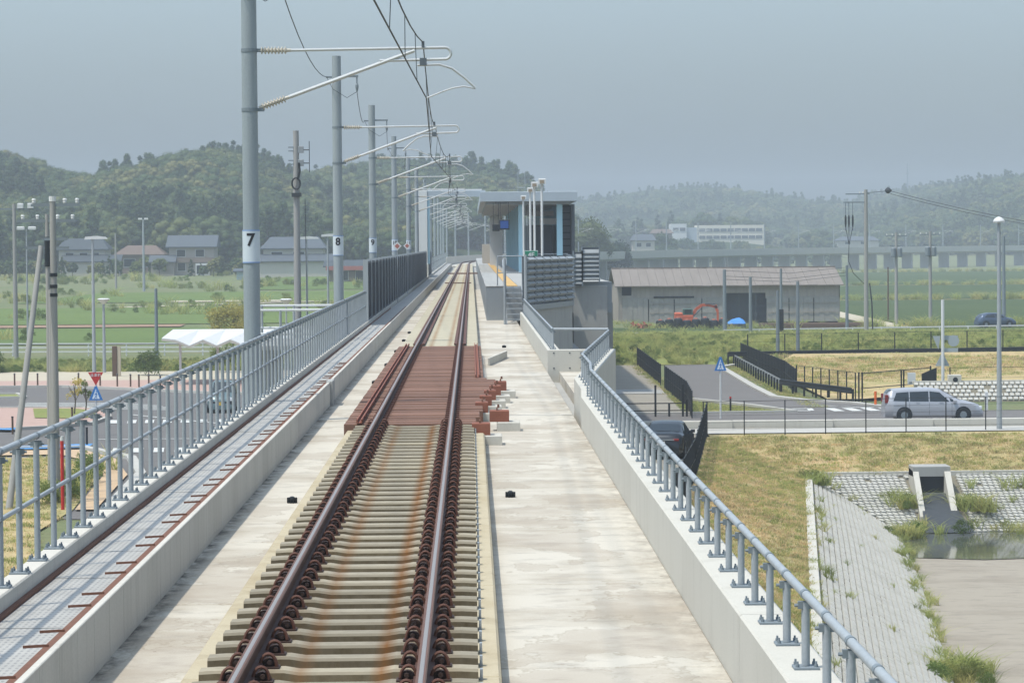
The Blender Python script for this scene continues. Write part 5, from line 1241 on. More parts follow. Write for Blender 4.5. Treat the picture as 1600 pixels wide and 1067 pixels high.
car('distant_car', 'small dark blue car parked far right behind the white fence', 'car', (53.3, 286, G0 + .1), R(10), 1.7, .2,
    [(-2.0, .6), (-1.95, .95), (-1.5, 1.3), (-.8, 1.45), (.3, 1.42), (1.0, .98), (1.6, .9), (2.0, .6)], [(-2.0, .58), (-1.6, .95), (1.0, .9), (2.0, .55)], NB('dark_blue_paint').fin(lin('46556a'), .3, .2),
    [[(-1.4, .98), (-.3, .96), (-.3, 1.33), (-1.1, 1.27)], [(-.22, .96), (.8, .94), (.3, 1.32), (-.22, 1.33)]], (.95, .35), (-1.9, -1.55), (-1.25, 1.25), .3)

# ------------------------------------------------------------------ excavator and yard clutter
ex = thing('excavator', 'orange excavator with raised arm in front of the barn', 'excavator', (22.6, 295, G0))
for y in (294.2, 295.6): MB().ext([(-1.3, .15), (-1.1, 0), (1.1, 0), (1.3, .15), (1.3, .45), (1.1, .6), (-1.1, .6), (-1.3, .45)], (22.8, y, G0), (1, 0, 0), (0, 0, 1), (0, 1, 0), .45).build('track', m_black, ex)
MB().cbox(21.3, 23.2, 294.3, 296.0, G0 + .65, G0 + 1.35, .08).build('upper_body', m_excav, ex)
MB().cbox(21.3, 22.1, 294.3, 296.0, G0 + 1.35, G0 + 1.6, .1).build('counterweight', m_excav, ex)
cb = MB().cbox(22.15, 23.15, 294.35, 295.3, G0 + 1.35, G0 + 2.0, .05).build('cab', M('cab_green', '3c5a50', .4, .1), ex)
MB().box(22.3, 23.0, 294.33, 294.348, G0 + 1.5, G0 + 1.92).build('cab_window', m_glass, cb)
def arm(P, w0, w1, name):
    mb = MB()
    for (a, b), k in zip(zip(P, P[1:]), range(9)): mb.bar((a[0], 295.4, a[1]), (b[0], 295.4, b[1]), .28, w0 + (w1 - w0) * k / max(1, len(P) - 2))
    return mb.build(name, m_excav, ex)
arm([(23.0, G0 + .95), (23.55, G0 + 1.9), (24.2, G0 + 2.35), (24.8, G0 + 2.35), (25.8, G0 + 2.1)], .32, .26, 'boom'); arm([(25.6, G0 + 2.35), (25.85, G0 + 1.6), (25.85, G0 + .7)], .28, .2, 'stick')
MB().tube([(23.2, 295.2, G0 + 1.1), (24.1, 295.2, G0 + 2.0)], .06, 8).build('ram', m_dkgrey, ex); MB().tube([(24.5, 295.2, G0 + 2.5), (25.6, 295.2, G0 + 2.5)], .05, 8).build('ram', m_dkgrey, ex)
MB().ext([(-.1, .3), (.3, .3), (.25, -.15), (-.1, -.35), (-.4, -.2)], (25.8, 295.1, G0 + .4), (1, 0, 0), (0, 0, 1), (0, 1, 0), .6).build('bucket', m_excav, ex)
for i in range(8):
    x = 19.4 + i * .92; y = 289.5 - .15 * (i % 3); h = .95 + .12 * ((i * 7) % 3)
    c = thing('waste_bag', '%s black bag from the left in the row before the excavator' % ORD[i], 'bag', (x, y, G0), 'black bags in front of the excavator')
    MB().lathe((x, y, G0), (x, y, G0 + h), [(0, .40), (.15, .47), (.6, .5), (.9, .44), (1, .3)], 10).build('bag_body', m_black, c, True)
    MB().lathe((x, y, G0 + h), (x, y, G0 + h + .12), [(0, .25), (.5, .18), (1, .06)], 8).build('bag_top', m_scrap, c)
tp = thing('tarpaulin', 'bright blue tarpaulin over a pile beside the excavator', 'tarpaulin', (27.4, 291, G0)); mb = MB(); vs = []; fs = []; N = 10
for j in range(N + 1):
    for i in range(N + 1):
        u, v = i / N * 2 - 1, j / N * 2 - 1; h = (1 - max(abs(u), abs(v)) ** 3) * (.95 + .2 * math.sin(3 * u + v * 2)) + rng.uniform(-.05, .05); vs.append((27.4 + u * .95, 291 + v * .9, G0 + .5 + max(0, h) * .55))
for j in range(N):
    for i in range(N): a = j * (N + 1) + i; fs.append((a, a + 1, a + N + 2, a + N + 1))
mb.add(vs, fs).build('sheet', m_tarp, tp, True); MB().box(26.5, 28.3, 290.2, 291.8, G0, G0 + .55).build('pile', m_dkgrey, tp)
for i, (x, y, c_) in enumerate(((17.3, 287, m_scrap), (18.2, 287.5, m_scrap), (16.7, 287.4, m_scrap), (19.0, 286, m_tarp), (31.5, 288, m_wall))):
    s_ = thing('scrap_pile', ['reddish scrap heap left of the black bags', 'second reddish scrap heap beside the black bags', 'small reddish scrap at the yard edge', 'flat blue sheet lying before the black bags', 'pale rubble heap right of the tarpaulin'][i], 'scrap', (x, y, G0))
    mb = MB(); r2_ = random.Random(i)
    for k in range(14):
        p = Vector((x + r2_.uniform(-.5, .5), y + r2_.uniform(-.4, .4), G0 + r2_.uniform(.05, .15 if i == 3 else .6))); d = Vector((r2_.uniform(-1, 1), r2_.uniform(-1, 1), r2_.uniform(-.5, .7) if i != 3 else 0)).normalized() * .35
        mb.bar(p - d, p + d, .16, .10)
    mb.build('debris', c_, s_)
lgp = thing('timber_stack', 'long dark timber stack on the ground right of the barn yard', 'timber', (34, 287, G0))
for k in range(4): MB().cbox(29.5, 41.5, 287 + k * .5, 287.45 + k * .5, G0, G0 + .5 + .1 * (k % 2), .03).build('beam', m_wood, lgp)

# ------------------------------------------------------------------ barn
bn = thing('barn', 'long weathered grey shed with brown sheet roof beyond the road', 'barn', (28, 308, G0))
m_barn = M('weathered_corrugated', '989189', .85, .26, .6, 12, 0, .2, .2, (3, 1, .3)); m_sheet = M('grey_dust_sheet', '8f8d88', .85, .22, .9, 10, 0, .2)
m_broof = M('brown_grey_roof', '7a736c', .85, .22, .5, 10, 0, .3, .2, (2, .3, 1))
X0, X1, YF, YB = 15.95, 40.1, 306, 320
def wallseg(xa, xb, za, zb_, mat=m_barn, y=YF, nm='wall_panel'):
    mb = MB(); n = max(1, int((xb - xa) / .5))
    for k in range(n):
        a, b = xa + (xb - xa) * k / n, xa + (xb - xa) * (k + 1) / n; mb.box(a + .004, b - .004, y + (.0 if k % 2 else .03), y + .12, za, zb_)
    return mb.build(nm, mat, bn)
wallseg(X0, 16.35, G0, -1.95); wallseg(17.4, 27.6, -3.5, -1.95); wallseg(32.0, X1, -3.5, -1.95); wallseg(27.6, 32, -2.9, -1.95)
wallseg(16.35, 17.4, G0, -3.1)
for xa, xb in ((16.4, 19.2), (19.3, 22.0), (22.1, 25.0), (25.1, 27.5)): wallseg(xa, xb, G0 + .1, -3.35, m_sheet, YF - .08 - .04 * rng.random(), 'dust_sheet')
for xa, xb in ((32.1, 34.5), (34.6, 37.2), (37.3, 40.0)): wallseg(xa, xb, G0 + .25, -3.3, m_sheet, YF - .07, 'dust_sheet')
for z in (-4.0, -5.0): MB().bar((19.4, YF - .12, z), (27.4, YF - .12, z), .04, .05).build('batten', m_barn, bn); MB().bar((32.2, YF - .12, z), (39.9, YF - .12, z), .04, .05).build('batten', m_barn, bn)
MB().box(19.8, 24.2, YF - .14, YF - .1, -3.4, -3.2).build('dark_slot', m_black, bn)
MB().box(X0 + .1, X1 - .1, YF + 1.5, YF + 1.6, G0, -2).build('interior_wall', m_dkgrey, bn)
for x in (29.1, 30.9): MB().box(x, x + .12, YF + .2, YF + .3, G0, -3.0).build('opening_post', m_dkgrey, bn)
for z in (-4.4, -5.2): MB().box(27.6, 32, YF + .22, YF + .28, z, z + .08).build('opening_rail', m_dkgrey, bn)
MB().box(X0, X0 + .1, YF, YB, G0, -2).build('end_wall', m_barn, bn); MB().box(X1 - .1, X1, YF, YB, G0, -2).build('end_wall', m_barn, bn)
for k in range(26):
    a = X0 - .4 + k * (X1 - X0 + .8) / 26; b = a + (X1 - X0 + .8) / 26 - .02; dz = rng.uniform(-.02, .02)
    MB().add([(a, YF - .6, -2.05 + dz), (b, YF - .6, -2.05 + dz), (b, 313, -.22 + dz), (a, 313, -.22 + dz), (a, YF - .6, -2.15 + dz), (b, YF - .6, -2.15 + dz), (b, 313, -.32 + dz), (a, 313, -.32 + dz)], [(0, 1, 2, 3), (7, 6, 5, 4), (0, 4, 5, 1), (1, 5, 6, 2), (3, 7, 4, 0), (2, 6, 7, 3)]).build('roof_sheet', m_broof, bn)
MB().add([(X0 - .4, 313, -.2), (X1 + .4, 313, -.2), (X1 + .4, 320.6, -2.05), (X0 - .4, 320.6, -2.05)], [(0, 1, 2, 3)]).build('rear_roof', m_broof, bn)
MB().bar((X0 - .4, 313, -.17), (X1 + .4, 313, -.17), .3, .12).build('ridge_cap', m_broof, bn)

# ------------------------------------------------------------------ houses
def house(label, x, y, w, d, hwall, hroof, wall, roof, wins, lower=None, z=None, name='house', hip=.0, cat='house'):
    z0 = gz(x, y) if z is None else z; o = thing(name, label, cat, (x, y, z0)); xa, xb = x - w / 2, x + w / 2; e = .6
    MB().box(xa, xb, y, y + d, z0 - 1, z0 + hwall).build('wall', wall, o)
    t, r = z0 + hwall, z0 + hwall + hroof; hp = hip * w / 2
    v = [(xa - e, y - e, t - .1), (xb + e, y - e, t - .1), (xb + e, y + d + e, t - .1), (xa - e, y + d + e, t - .1), (xa - e + hp, y + d / 2, r), (xb + e - hp, y + d / 2, r)]
    v += [(a, b, c - .18) for a, b, c in v[:4]]
    MB().add(v, [(0, 1, 5, 4), (2, 3, 4, 5), (3, 0, 4), (1, 2, 5), (6, 7, 1, 0), (7, 8, 2, 1), (8, 9, 3, 2), (9, 6, 0, 3), (9, 8, 7, 6)]).build('roof', roof, o)
    for (u, zz, ww, hh) in wins:
        f = MB().box(x + u - ww / 2 - .08, x + u + ww / 2 + .08, y - .06, y, z0 + zz - .08, z0 + zz + hh + .08).build('window', m_white, o); MB().box(x + u - ww / 2, x + u + ww / 2, y - .075, y - .061, z0 + zz, z0 + zz + hh).build('pane', m_glass, f)
    if lower:
        u, ww, hh, dd = lower; a, b = x + u - ww / 2, x + u + ww / 2
        MB().box(a, b, y - dd, y - .01, z0 - 1, z0 + hh).build('annex_wall', wall, o)
        MB().add([(a - .4, y - dd - .5, z0 + hh - .05), (b + .4, y - dd - .5, z0 + hh - .05), (b + .4, y - .01, z0 + hh + 1.2), (a - .4, y - .01, z0 + hh + 1.2), (a - .4, y - dd - .5, z0 + hh - .2), (b + .4, y - dd - .5, z0 + hh - .2)], [(0, 1, 2, 3), (4, 5, 1, 0), (0, 3, 4), (1, 5, 2)]).build('annex_roof', roof, o)
    return o
m_hw = M('beige_house_wall', '9a938a', .8, .06, .5, 8); m_hb = M('brown_house_wall', '75685f', .8, .08, .5, 8); m_hl = M('pale_house_wall', 'b1ada3', .8, .06, .5, 8)
m_rg = M('grey_roof_tiles', '4b5259', .7, .10, .6, 6, 0, .3); m_rb = M('brown_roof_tiles', '66574e', .75, .10, .6, 6, 0, .3); m_rd = M('dark_roof_tiles', '3d4449', .7, .10, .6, 6, 0, .3)
h1 = house('two-storey house with grey gable roof and glazed porch on the slope', -53.5, 540, 8.6, 8, 5.6, 2.1, m_hw, m_rg, [(-2, 3.6, 1.6, 1.3), (1.6, 3.6, 1.6, 1.3), (-1.9, .9, 1.4, 1.5)], (-5.4, 4.4, 2.7, 1.5), name='hillside_house')
MB().box(-53.5 - 4.3, -53.5 + 4.3, 539.4, 539.9, gz(-53.5, 540) + 2.5, gz(-53.5, 540) + 3.4).build('balcony', m_hb, h1)
pp_ = MB().box(-52.6, -50.0, 538.5, 539.9, gz(-53, 540), gz(-53, 540) + 2.3).build('porch', m_white, h1); MB().box(-52.4, -50.2, 538.45, 538.49, gz(-53, 540) + .3, gz(-53, 540) + 1.9).build('pane', m_glass, pp_)
house('two-storey farmhouse with dark tiled roof at far left', -75.5, 548, 9, 8, 5.2, 2.0, m_hl, m_rd, [(-2.4, 3.2, 1.5, 1.2), (.3, 3.2, 1.5, 1.2), (2.6, 3.2, 1.3, 1.2)], (2.0, 11, 2.8, 2.5), name='hillside_house', hip=.35)
house('house with brown hipped roof between the two grey-roofed houses', -66.5, 566, 9, 8, 3.6, 1.7, m_hb, m_rb, [(-2, 1.0, 2.2, 1.6), (1.8, 1.0, 2.2, 1.6)], z=gz(-66, 560) + .4, name='hillside_house', hip=.5)
house('wide house with layered grey roofs behind the radio mast', -32.8, 520, 11, 9, 5.4, 2.0, m_hl, m_rg, [(-3, 3.4, 2, 1.2), (1, 3.4, 2, 1.2), (-4, .8, 2, 1.4)], (.5, 13.5, 3.0, 2.5), name='hillside_house', hip=.3)
house('small pale house with steep roof high behind mast 9', -24.4, 600, 4.6, 6, 3.6, 1.8, m_hl, m_rg, [(0, 1.2, 1.6, 1.3)], z=gz(-24, 600) + .8, name='hillside_house')
so2 = house('low store with red and white fascia left of the dark barrier', -20.0, 478, 9, 8, 2.8, .9, m_hb, m_rd, [(-2, .3, 2.2, 1.6), (1.5, .3, 2.2, 1.6)], name='roadside_store', cat='store')
MB().box(-24.6, -15.4, 476.9, 477.3, gz(-20, 478) + 2.0, gz(-20, 478) + 2.7).build('fascia', M('faded_red_fascia', '9c5f58', .7, .06), so2)
house('small pale blue shed beside mast 7', -40.0, 500, 3.2, 3, 1.7, .3, M('pale_blue_shed', '9fb3b8', .7, .06), m_rg, [(0, .6, .8, .7)], name='garden_shed', cat='shed')
bw = thing('school_building', 'long white building with window bands on the distant hillside', 'building', (102, 1190, 3.5))
zb0 = gz(102, 1190)
MB().box(95.5, 124, 1190, 1204, zb0 - 3, 9.9).build('wing', M('cream_distant_wall', 'cdc6b4', .8, .04, .2, 4), bw); MB().box(84.5, 91, 1188, 1202, zb0 - 3, 10.6).build('tower_block', m_white, bw); MB().box(91, 95.5, 1190, 1200, zb0 - 3, 9.0).build('link_block', m_roofgrey, bw)
for z in (7.2, 4.2): 
    for k in range(9): MB().box(96.5 + k * 3.0, 99.1 + k * 3.0, 1189.8, 1189.98, z, z + 1.3).build('window', m_rg, bw)
for k in range(2): MB().box(85.3 + k * 2.8, 87.6 + k * 2.8, 1187.8, 1187.98, 7.6, 8.9).build('window', m_rg, bw)
house('small distant house with grey roof left of the white building', 55.2, 900, 7, 7, 4.2, 1.8, m_hl, m_rg, [(-1.5, 2, 1.5, 1.2), (1.5, 2, 1.5, 1.2)], z=-.6, name='distant_house', hip=.3)
house('low distant house half hidden left of the white building', 76, 1120, 8, 7, 3.4, 1.5, m_hb, m_rb, [(0, 1.2, 2, 1.2)], z=3.2, name='distant_house', hip=.3)
house('distant long low house on the right hillside', 150, 1090, 16, 8, 2.6, 1.4, m_hl, m_rg, [(-4, 1, 2, 1), (2, 1, 2, 1)], z=.5, name='distant_house', hip=.3)
at_ = thing('antenna_tower', 'thin antenna tower rising from the distant right hill', 'tower', (295, 1900, 25))
MB().tube([(295, 1900, 22), (295, 1900, 55)], .55, 6, .35).build('mast', m_galvd, at_)
for z in (32, 40, 48): MB().tube([(293.8, 1900, z), (296.2, 1900, z)], .25, 5).build('platform_ring', m_galvd, at_)

# ------------------------------------------------------------------ vegetation
def leaf(mb, r_, p, s, up=.3):
    n = Vector((r_.gauss(0, 1), r_.gauss(0, 1), r_.gauss(0, 1) + up)).normalized(); a = n.orthogonal().normalized(); b = n.cross(a)
    t = r_.uniform(0, 6.28); u = (a * math.cos(t) + b * math.sin(t)) * s; v = (b * math.cos(t) - a * math.sin(t)) * s * .6
    p = Vector(p); mb.poly([p - u, p - v * .9 + n * s * .15, p + u, p + v * .9 + n * s * .15])
def crown_mb(seed, rx, rz, nc, nl, ls, cz=0., cr=.42, kind='round', core=False):
    r_ = random.Random(seed); mb = MB()
    for c in range(nc):
        if kind == 'cone':
            t = r_.random() ** 1.3; z = cz - rz + 2 * rz * t; rad = rx * ((1 - t) * .85 + .1); a = r_.uniform(0, 6.28); C = Vector((math.cos(a) * rad * .8, math.sin(a) * rad * .8, z)); R_ = (rad * .5 + .35) * rx * .45
        else:
            th = r_.uniform(0, 6.28); u = r_.uniform(-.55, 1); q = math.sqrt(max(0, 1 - u * u)); f_ = r_.uniform(.5, .85)
            C = Vector((math.cos(th) * q * rx * f_, math.sin(th) * q * rx * f_, cz + u * rz * f_)); R_ = rx * cr * r_.uniform(.65, 1.15)
        if core:
            b0 = len(mb.v); q_ = 7; rows_ = 5
            for i in range(rows_ + 1):
                ph = math.pi * i / rows_
                for j in range(q_):
                    rr = R_ * .86 * r_.uniform(.82, 1.1); an = 6.283 * (j + .5 * (i % 2)) / q_
                    mb.v.append((C.x + rr * math.sin(ph) * math.cos(an), C.y + rr * math.sin(ph) * math.sin(an), C.z + rr * .85 * math.cos(ph)))
            for i in range(rows_):
                for j in range(q_): mb.f.append((b0 + i * q_ + j, b0 + (i + 1) * q_ + j, b0 + (i + 1) * q_ + (j + 1) % q_, b0 + i * q_ + (j + 1) % q_))
        for k in range(nl):
            d = Vector((r_.gauss(0, 1), r_.gauss(0, 1), r_.gauss(0, 1) * .8 + .25)).normalized() * R_ * (r_.uniform(.84, 1.14) if core else r_.random() ** .4)
            leaf(mb, r_, C + d, ls * r_.uniform(.6, 1.3))
    return mb
def proto(mb, name, mat, mb2=None, mat2=None):
    me = mb.mesh(name, mat, smooth=False)
    if mb2:
        n0 = len(me.polygons); mb3 = MB().add(mb.v, mb.f); mb3.add(mb2.v, mb2.f); bpy.data.meshes.remove(me); me = mb3.mesh(name, mat); me.polygons.foreach_set('use_smooth', [True] * len(me.polygons)); me.materials.append(mat2)
        for p in me.polygons:
            if p.index >= len(mb.f): p.material_index = 1
    return bpy.data.objects.new(name, me)
def scatter(name, label, cat, protos, pts, parent=None):   # pts: (x, y, z, scale, rot, index)
    coll = bpy.data.collections.new(name + '_kinds')
    for i, p in enumerate(protos): p.name = '%s_kind_%02d' % (name, i); coll.objects.link(p)
    me = bpy.data.meshes.new(name); me.from_pydata([q[:3] for q in pts], [], [])
    for nm, ty, k in (('scl', 'FLOAT', 3), ('rot', 'FLOAT', 4), ('idx', 'INT', 5)):
        a = me.attributes.new(nm, ty, 'POINT'); a.data.foreach_set('value', [q[k] for q in pts])
    o = bpy.data.objects.new(name, me); COL.objects.link(o); tag(o, label, cat, None, 'stuff')
    g = bpy.data.node_groups.new(name, 'GeometryNodeTree'); g.interface.new_socket('Geometry', in_out='INPUT', socket_type='NodeSocketGeometry'); g.interface.new_socket('Geometry', in_out='OUTPUT', socket_type='NodeSocketGeometry')
    N = g.nodes.new; gi, go = N('NodeGroupInput'), N('NodeGroupOutput'); ip = N('GeometryNodeInstanceOnPoints'); ci = N('GeometryNodeCollectionInfo')
    ci.inputs[0].default_value = coll; ci.inputs[1].default_value = True; ci.inputs[2].default_value = True
    def attr(nm, ty): a = N('GeometryNodeInputNamedAttribute'); a.data_type = ty; a.inputs[0].default_value = nm; return a.outputs[0]
    cx = N('ShaderNodeCombineXYZ'); L = g.links.new
    L(gi.outputs[0], ip.inputs['Points']); L(ci.outputs[0], ip.inputs['Instance']); ip.inputs['Pick Instance'].default_value = True
    L(attr('idx', 'INT'), ip.inputs['Instance Index']); L(attr('rot', 'FLOAT'), cx.inputs[2]); L(cx.outputs[0], ip.inputs['Rotation']); L(attr('scl', 'FLOAT'), ip.inputs['Scale']); L(ip.outputs[0], go.inputs[0])
    md = o.modifiers.new('scatter', 'NODES'); md.node_group = g; return o
trunk = MB().tube([(0, 0, -.6), (0.1, 0, .4), (0, .05, 1.0)], .035, 6, .012)
# unit-height trees for the hills: crown radius about .42 of the height
FP = []
for i in range(5): FP.append(proto(crown_mb(20 + i, .44, .42, 46, 110, .0125, .56, cr=.30, core=True), 'broadleaf', m_leaf, MB().tube([(0, 0, -.1), (.02, 0, .6)], .03, 5, .015), m_bark))
for i in range(2): FP.append(proto(crown_mb(40 + i, .30, .5, 46, 80, .012, .52, kind='cone', core=True), 'cedar', m_leafd, MB().tube([(0, 0, -.1), (0, 0, .7)], .025, 5, .01), m_bark))
for i in range(3): FP.append(proto(crown_mb(50 + i, .34, .46, 46, 110, .011, .56, cr=.30, core=True), 'bamboo', m_bamboo, MB().tube([(0, 0, -.1), (.02, 0, .6)], .02, 5, .01), m_bark))
rf = random.Random(11); pts = []
def noise2(x, y): return math.sin(x * .043 + 1.3) * math.cos(y * .031 + .5) + .6 * math.sin(x * .11 + y * .07)
HOUSES = [(-53.5, 544, 9), (-75.5, 550, 11), (-66.5, 568, 8), (-32.8, 524, 10), (-24.4, 602, 6)]
def forest(x0, x1, y0, y1, n, hmin, hmax, cond, bam=.0):
    for _ in range(n):
        x, y = rf.uniform(x0, x1), rf.uniform(y0, y1)
        if not cond(x, y) or any(math.hypot(x - a, y - b) < c for a, b, c in HOUSES): continue
        h = rf.uniform(hmin, hmax); v = noise2(x, y)
        idx = rf.choice((7, 8, 9)) if v > .55 and rf.random() < .55 + bam else (rf.choice((5, 6)) if v < -.55 and rf.random() < .75 else rf.randrange(5))
        pts.append((x, y, gz(x, y) - .3, h * (1.15 if idx in (5, 6) else 1), rf.uniform(0, 6.28), idx))
low = lambda x: gz(x, 235)
forest(-240, -22, 556, 800, 6500, 4, 12, lambda x, y: gz(x, y) > gz(x, 545) + (.6 if x > -45 else .25) or y > 572 + 6 * math.sin(x * .2))
forest(-100, 42, 650, 960, 4600, 4.5, 12.5, lambda x, y: gz(x, y) > -2.5 and abs(x + 1) + max(0, 900 - y) * 0 > 0 and not (-7 < x < 6 + max(0, (y - 400) ** 2 / 2000.) and y < 720))
forest(36, 420, 1380, 1990, 6500, 9, 14, lambda x, y: gz(x, y) > -5)
forest(140, 330, 1030, 1340, 2600, 7, 11, lambda x, y: gz(x, y) > -3.5)
forest(28, 140, 1010, 1160, 320, 4, 7, lambda x, y: not (80 < x < 128 and y > 1140) and noise2(x * 3, y) > -.2)
forest(60, 130, 1206, 1300, 130, 9, 13, lambda x, y: True)
forest(-34, -8, 560, 640, 160, 7, 10, lambda x, y: True)
for _ in range(150):
    x, y = rf.uniform(-95, -18), rf.uniform(524, 560)
    if all(math.hypot(x - a, y - b) > c * .72 for a, b, c in HOUSES) and rf.random() < .75: pts.append((x, y, gz(x, y) - .2, rf.uniform(1.8, 4.2), rf.uniform(0, 6.28), rf.randrange(10)))
scatter('hill_forest', 'hazy green woodland covering the hills behind the fields', 'forest', FP, pts)
# trees one can tell apart
def tree(label, x, y, h, r, mat, seed, nc=26, nl=60, ls=.28, name='tree', z=None, cat='tree', group=None, squat=.5):
    z0 = gz(x, y) if z is None else z; o = thing(name, label, cat, (x, y, z0), group); r_ = random.Random(seed)
    bush = cat in ('bush', 'shrub'); cen = .46 if bush else 1 - squat * .85; squat = .62 if bush else squat
    t = MB().tube([(x, y, z0 - .2), (x + .1, y, z0 + h * .35), (x, y + .1, z0 + h * .75)], max(.04, h * .022), 7, .02)
    for k in range(5): a = k * 1.3; t.tube([(x + .05, y, z0 + h * (.3 + .06 * k)), (x + math.cos(a) * r * .6, y + math.sin(a) * r * .6, z0 + h * (.55 + .06 * k))], max(.02, h * .01), 5, .01)
    t.build('trunk', m_bark, o); c = crown_mb(seed, r, h * squat * .85, nc, nl * 2, ls * .6, 0, core=h > 5); c.v = [(a + x, b + y, max(z0, d + z0 + h * cen)) for a, b, d in c.v]; c.build('crown', mat, o); return o
tree('broad dark tree standing right behind the station building', 26.5, 640, 13, 5.5, m_leaf, 61, 34, 90, .5)
tree('smaller dark tree beside the tall one behind the station', 33, 660, 9, 4.5, m_leafd, 62, 30, 80, .45)
tree('round tree in front of the white building, left of pair', 83, 1090, 9, 5, m_leafd, 63, 26, 60, .7)
tree('round tree in front of the white building, right of pair', 93, 1085, 9, 5, m_leaf, 64, 26, 60, .7)
tree('conifer-dark tree near the small distant house', 64, 930, 12, 5, m_leafd, 65, 26, 60, .6)
tree('yellowing leafy shrub behind the bus shelter', -20.2, 238, 4.3, 2.6, m_yel, 66, 26, 90, .2, 'yellow_shrub', cat='shrub', squat=.55)
tree('sapling with sparse reddish leaves on the plaza island', -21.0, 148.5, 2.1, .55, m_yel, 67, 9, 16, .10, 'sapling', z=G0 + .12)
tree('slim sapling with green leaves on the plaza island', -20.3, 147.6, 2.0, .35, m_shrub, 68, 8, 20, .10, 'sapling', z=G0 + .12)
tree('thin bare-looking sapling left on the plaza island', -22.3, 149.5, 1.8, .35, m_yel, 69, 5, 8, .09, 'sapling', z=G0 + .12)
tree('dense green bush in the shrub strip behind the bollards', -22.3, 194, 1.9, 1.2, m_shrub, 70, 18, 60, .13, 'bush', z=G0, cat='bush', squat=.6)
tree('green bush in the shrub strip at far left', -34.5, 200, 1.8, 1.4, m_shrub, 71, 18, 60, .13, 'bush', z=G0, cat='bush', squat=.6)
tree('green bush behind the bus shelter posts', -17.3, 198, 2.4, 1.1, m_shrub, 72, 18, 60, .13, 'bush', z=G0, cat='bush', squat=.6)
# grass tufts
def tuft_mb(seed, nb_, rad, h0, h1, w):
    r_ = random.Random(seed); mb = MB()
    for k in range(nb_):
        a = r_.uniform(0, 6.28); q = rad * math.sqrt(r_.random()); b = Vector((math.cos(a) * q, math.sin(a) * q, -.02)); h = r_.uniform(h0, h1); l = Vector((r_.gauss(0, .8), r_.gauss(0, .8), 0)) * h; s_ = Vector((math.cos(a * 3), math.sin(a * 3), 0)) * w
        m = b + l * .35 + Vector((0, 0, h * .6)); t = b + l + Vector((0, 0, h * .9)); i = len(mb.v); mb.add([b - s_, b + s_, m + s_ * .8, m - s_ * .8, t], [(0, 1, 2, 3), (3, 2, 4)])
    return mb
TP = [proto(tuft_mb(80 + i, 30, .34, .04, .13, .010), 'dry_tuft', m_bl_dry) for i in range(4)] + [proto(tuft_mb(90 + i, 30, .34, .06, .18, .011), 'green_tuft', m_bl_grn) for i in range(4)]
TP += [proto(tuft_mb(95 + i, 40, .4, .5, 1.1, .022), 'tall_tuft', m_bl_grn) for i in range(3)] + [proto(crown_mb(98 + i, .45, .4, 12, 60, .04, .3), 'weed', m_shrub) for i in range(2)]
rt = random.Random(5); gp_ = []
def addt(x, y, z, s_, idx): gp_.append((x, y, z, s_, rt.uniform(0, 6.28), idx))
for _ in range(9000):                                  # slope beside the viaduct
    u, w = rt.random(), rt.random(); a, b = lerp2(L0, u), lerp2(L1, u); x, y = a[0] + (b[0] - a[0]) * w, a[1] + (b[1] - a[1]) * w
    v = noise2(x * 9, y * 4) + .7 * (w - .5); addt(x, y, G0 + .03 + (Z1 - G0 - .03) * w, rt.uniform(.5, 1.0), rt.randrange(4) if rt.random() < .62 - .2 * v else 4 + rt.randrange(4))
for _ in range(3200):                                   # slope below the road
    u, w = rt.random() * .5, rt.random(); a, b = lerp2(B0, u), lerp2(B1, u); x, y = a[0] + (b[0] - a[0]) * w, a[1] + (b[1] - a[1]) * w
    addt(x, y, G0 + .03 + (Z1 - G0 - .03) * w, rt.uniform(.6, 1.2), rt.randrange(4) if rt.random() < .55 else 4 + rt.randrange(4))
for _ in range(420):                                    # weeds in the block lining and along its edges
    u = rt.random(); w = rt.choice((rt.random(), rt.uniform(-.08, .12), rt.uniform(.9, 1.06), rt.uniform(.93, 1.04)))
    a, b = lerp2(L1, u), lerp2(L2, u); addt(a[0] + (b[0] - a[0]) * w, a[1] + (b[1] - a[1]) * w, Z1 + (Z2 - Z1) * min(1, max(0, w)), rt.uniform(.35, .9) * (.4 if .15 < w < .88 else .6), rt.choice((4, 5, 6, 7, 8, 9, 10, 10)))
for _ in range(260):
    u = rt.random() * .5; w = rt.choice((rt.random(), rt.uniform(.9, 1.08), rt.uniform(.9, 1.08))); a, b = lerp2(B1, u), lerp2(B2, u); x = a[0] + (b[0] - a[0]) * w
    if 19.3 < x < 21.4: continue
    addt(x, a[1] + (b[1] - a[1]) * w, Z1 + (Z2 - Z1) * min(1, w), rt.uniform(.4, .9), rt.choice((4, 5, 6, 7, 8, 9, 10)))
for cxy, n_, rx_, zz in (((14.7, 121.5), 26, .5, Z1 - .2), ((13.9, 80), 40, .5, Z2), ((19.0, 122.3), 30, .35, -9.0), ((21.6, 122.2), 34, .45, -9.1), ((17.8, 118), 26, .6, Z2), ((24, 120.2), 20, 1.5, Z2)):
    for _ in range(n_): addt(cxy[0] + rt.gauss(0, rx_), cxy[1] + rt.gauss(0, rx_ * 1.5), zz, rt.uniform(.4, 1.0), rt.choice((8, 9, 10, 8, 9, 12)))
for _ in range(5200):                                   # green bank beyond the side road
    x, y = rt.uniform(7, 52), rt.uniform(205, 256); addt(x, y, G0 + interp(y, list(zip(ys, zs))), rt.uniform(.3, .85), rt.choice((8, 9, 10, 8, 9, 11, 12)))
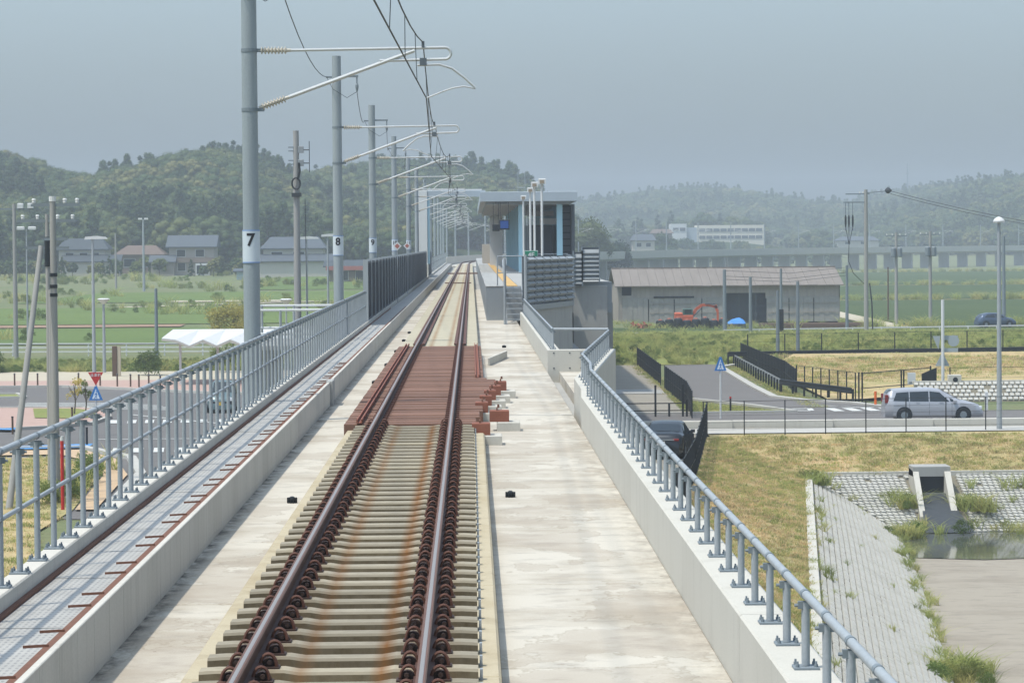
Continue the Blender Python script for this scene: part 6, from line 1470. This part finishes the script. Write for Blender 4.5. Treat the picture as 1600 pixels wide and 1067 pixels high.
for _ in range(3600):                                   # dry mound behind the van
    x, y = rt.uniform(20.2, 50), rt.uniform(158.5, 202)
    if x > 20 + max(0, (165 - y) * .3): addt(x, y, G0 + .1 + .7 * min(1, (y - 157) / 45.), rt.uniform(.8, 1.8), rt.randrange(4) if rt.random() < .75 else 4 + rt.randrange(4))
for _ in range(1100): x, y = rt.uniform(-36, -9), rt.uniform(200, 216); addt(x, y, G0, rt.uniform(.35, .8), rt.choice((8, 9, 10, 11, 12, 11)))
for _ in range(1500): x, y = rt.uniform(-70, -36), rt.uniform(200, 216); addt(x, y, G0, rt.uniform(.35, .8), rt.choice((8, 9, 10, 11, 12, 11)))
for _ in range(5200):
    x, y = rt.uniform(-26, -9.6), rt.uniform(58, 119)
    if in_poly(x, y, grass_l): addt(x, y, G0 + .07, rt.uniform(.5, 1.3), rt.choice((0, 1, 2, 3, 4, 5, 6, 7)))
for _ in range(22): addt(-14.2 - rt.random() * .8, rt.uniform(97, 112), G0 + .07, rt.uniform(.7, 1.3), rt.choice((11, 12, 8)))
for _ in range(500):
    x, y = rt.uniform(11.5, 17), rt.uniform(146, 158)
    if (x - 11.5) / 5.2 + (y - 146) / 11.5 < 1: addt(x, y, G0, rt.uniform(.8, 1.6), rt.choice((4, 5, 6, 7, 0)))
for _ in range(700): addt(rt.choice((11.9, 18.5)) + rt.uniform(-.45, .45), rt.uniform(150, 204), G0, rt.uniform(.6, 1.4), rt.choice((0, 4, 5, 6, 1)))
for _ in range(1300):
    x, y = rt.uniform(-90, -8), rt.uniform(256, 535); v = noise2(x * 2, y * 2)
    if v > .35: addt(x, y, gz(x, y), rt.uniform(.8, 2.0), rt.choice((8, 9, 10, 11, 12)))
for _ in range(1600): x = rt.uniform(40, 200); y = rt.choice((288, 425, 566, 806)) + rt.uniform(-3, 3); addt(x, y, G0, rt.uniform(.8, 1.6), rt.choice((8, 9, 10, 0)))
for _ in range(500): addt(rt.uniform(14, 42), rt.uniform(258, 304), G0, rt.uniform(.5, 1.1), rt.choice((4, 5, 8, 0)))
scatter('grass', 'tufts of dry and green grass on the slopes and verges', 'grass', TP, gp_)

# ------------------------------------------------------------------ haze: one box of even pale air
hz = MB().box(-905, 905, -65, 2505, -13, 60).build('haze', None); tag(hz, 'pale summer haze filling the air', 'haze', None, 'stuff')
m = bpy.data.materials.new('haze_air'); m.use_nodes = True; t_ = m.node_tree; t_.nodes.clear(); oo = t_.nodes.new('ShaderNodeOutputMaterial'); pv = t_.nodes.new('ShaderNodeVolumePrincipled')
pv.inputs['Color'].default_value = (.66, .73, .82, 1); pv.inputs['Density'].default_value = .00046; pv.inputs['Anisotropy'].default_value = .0
t_.links.new(pv.outputs[0], oo.inputs['Volume']); hz.data.materials.append(m)
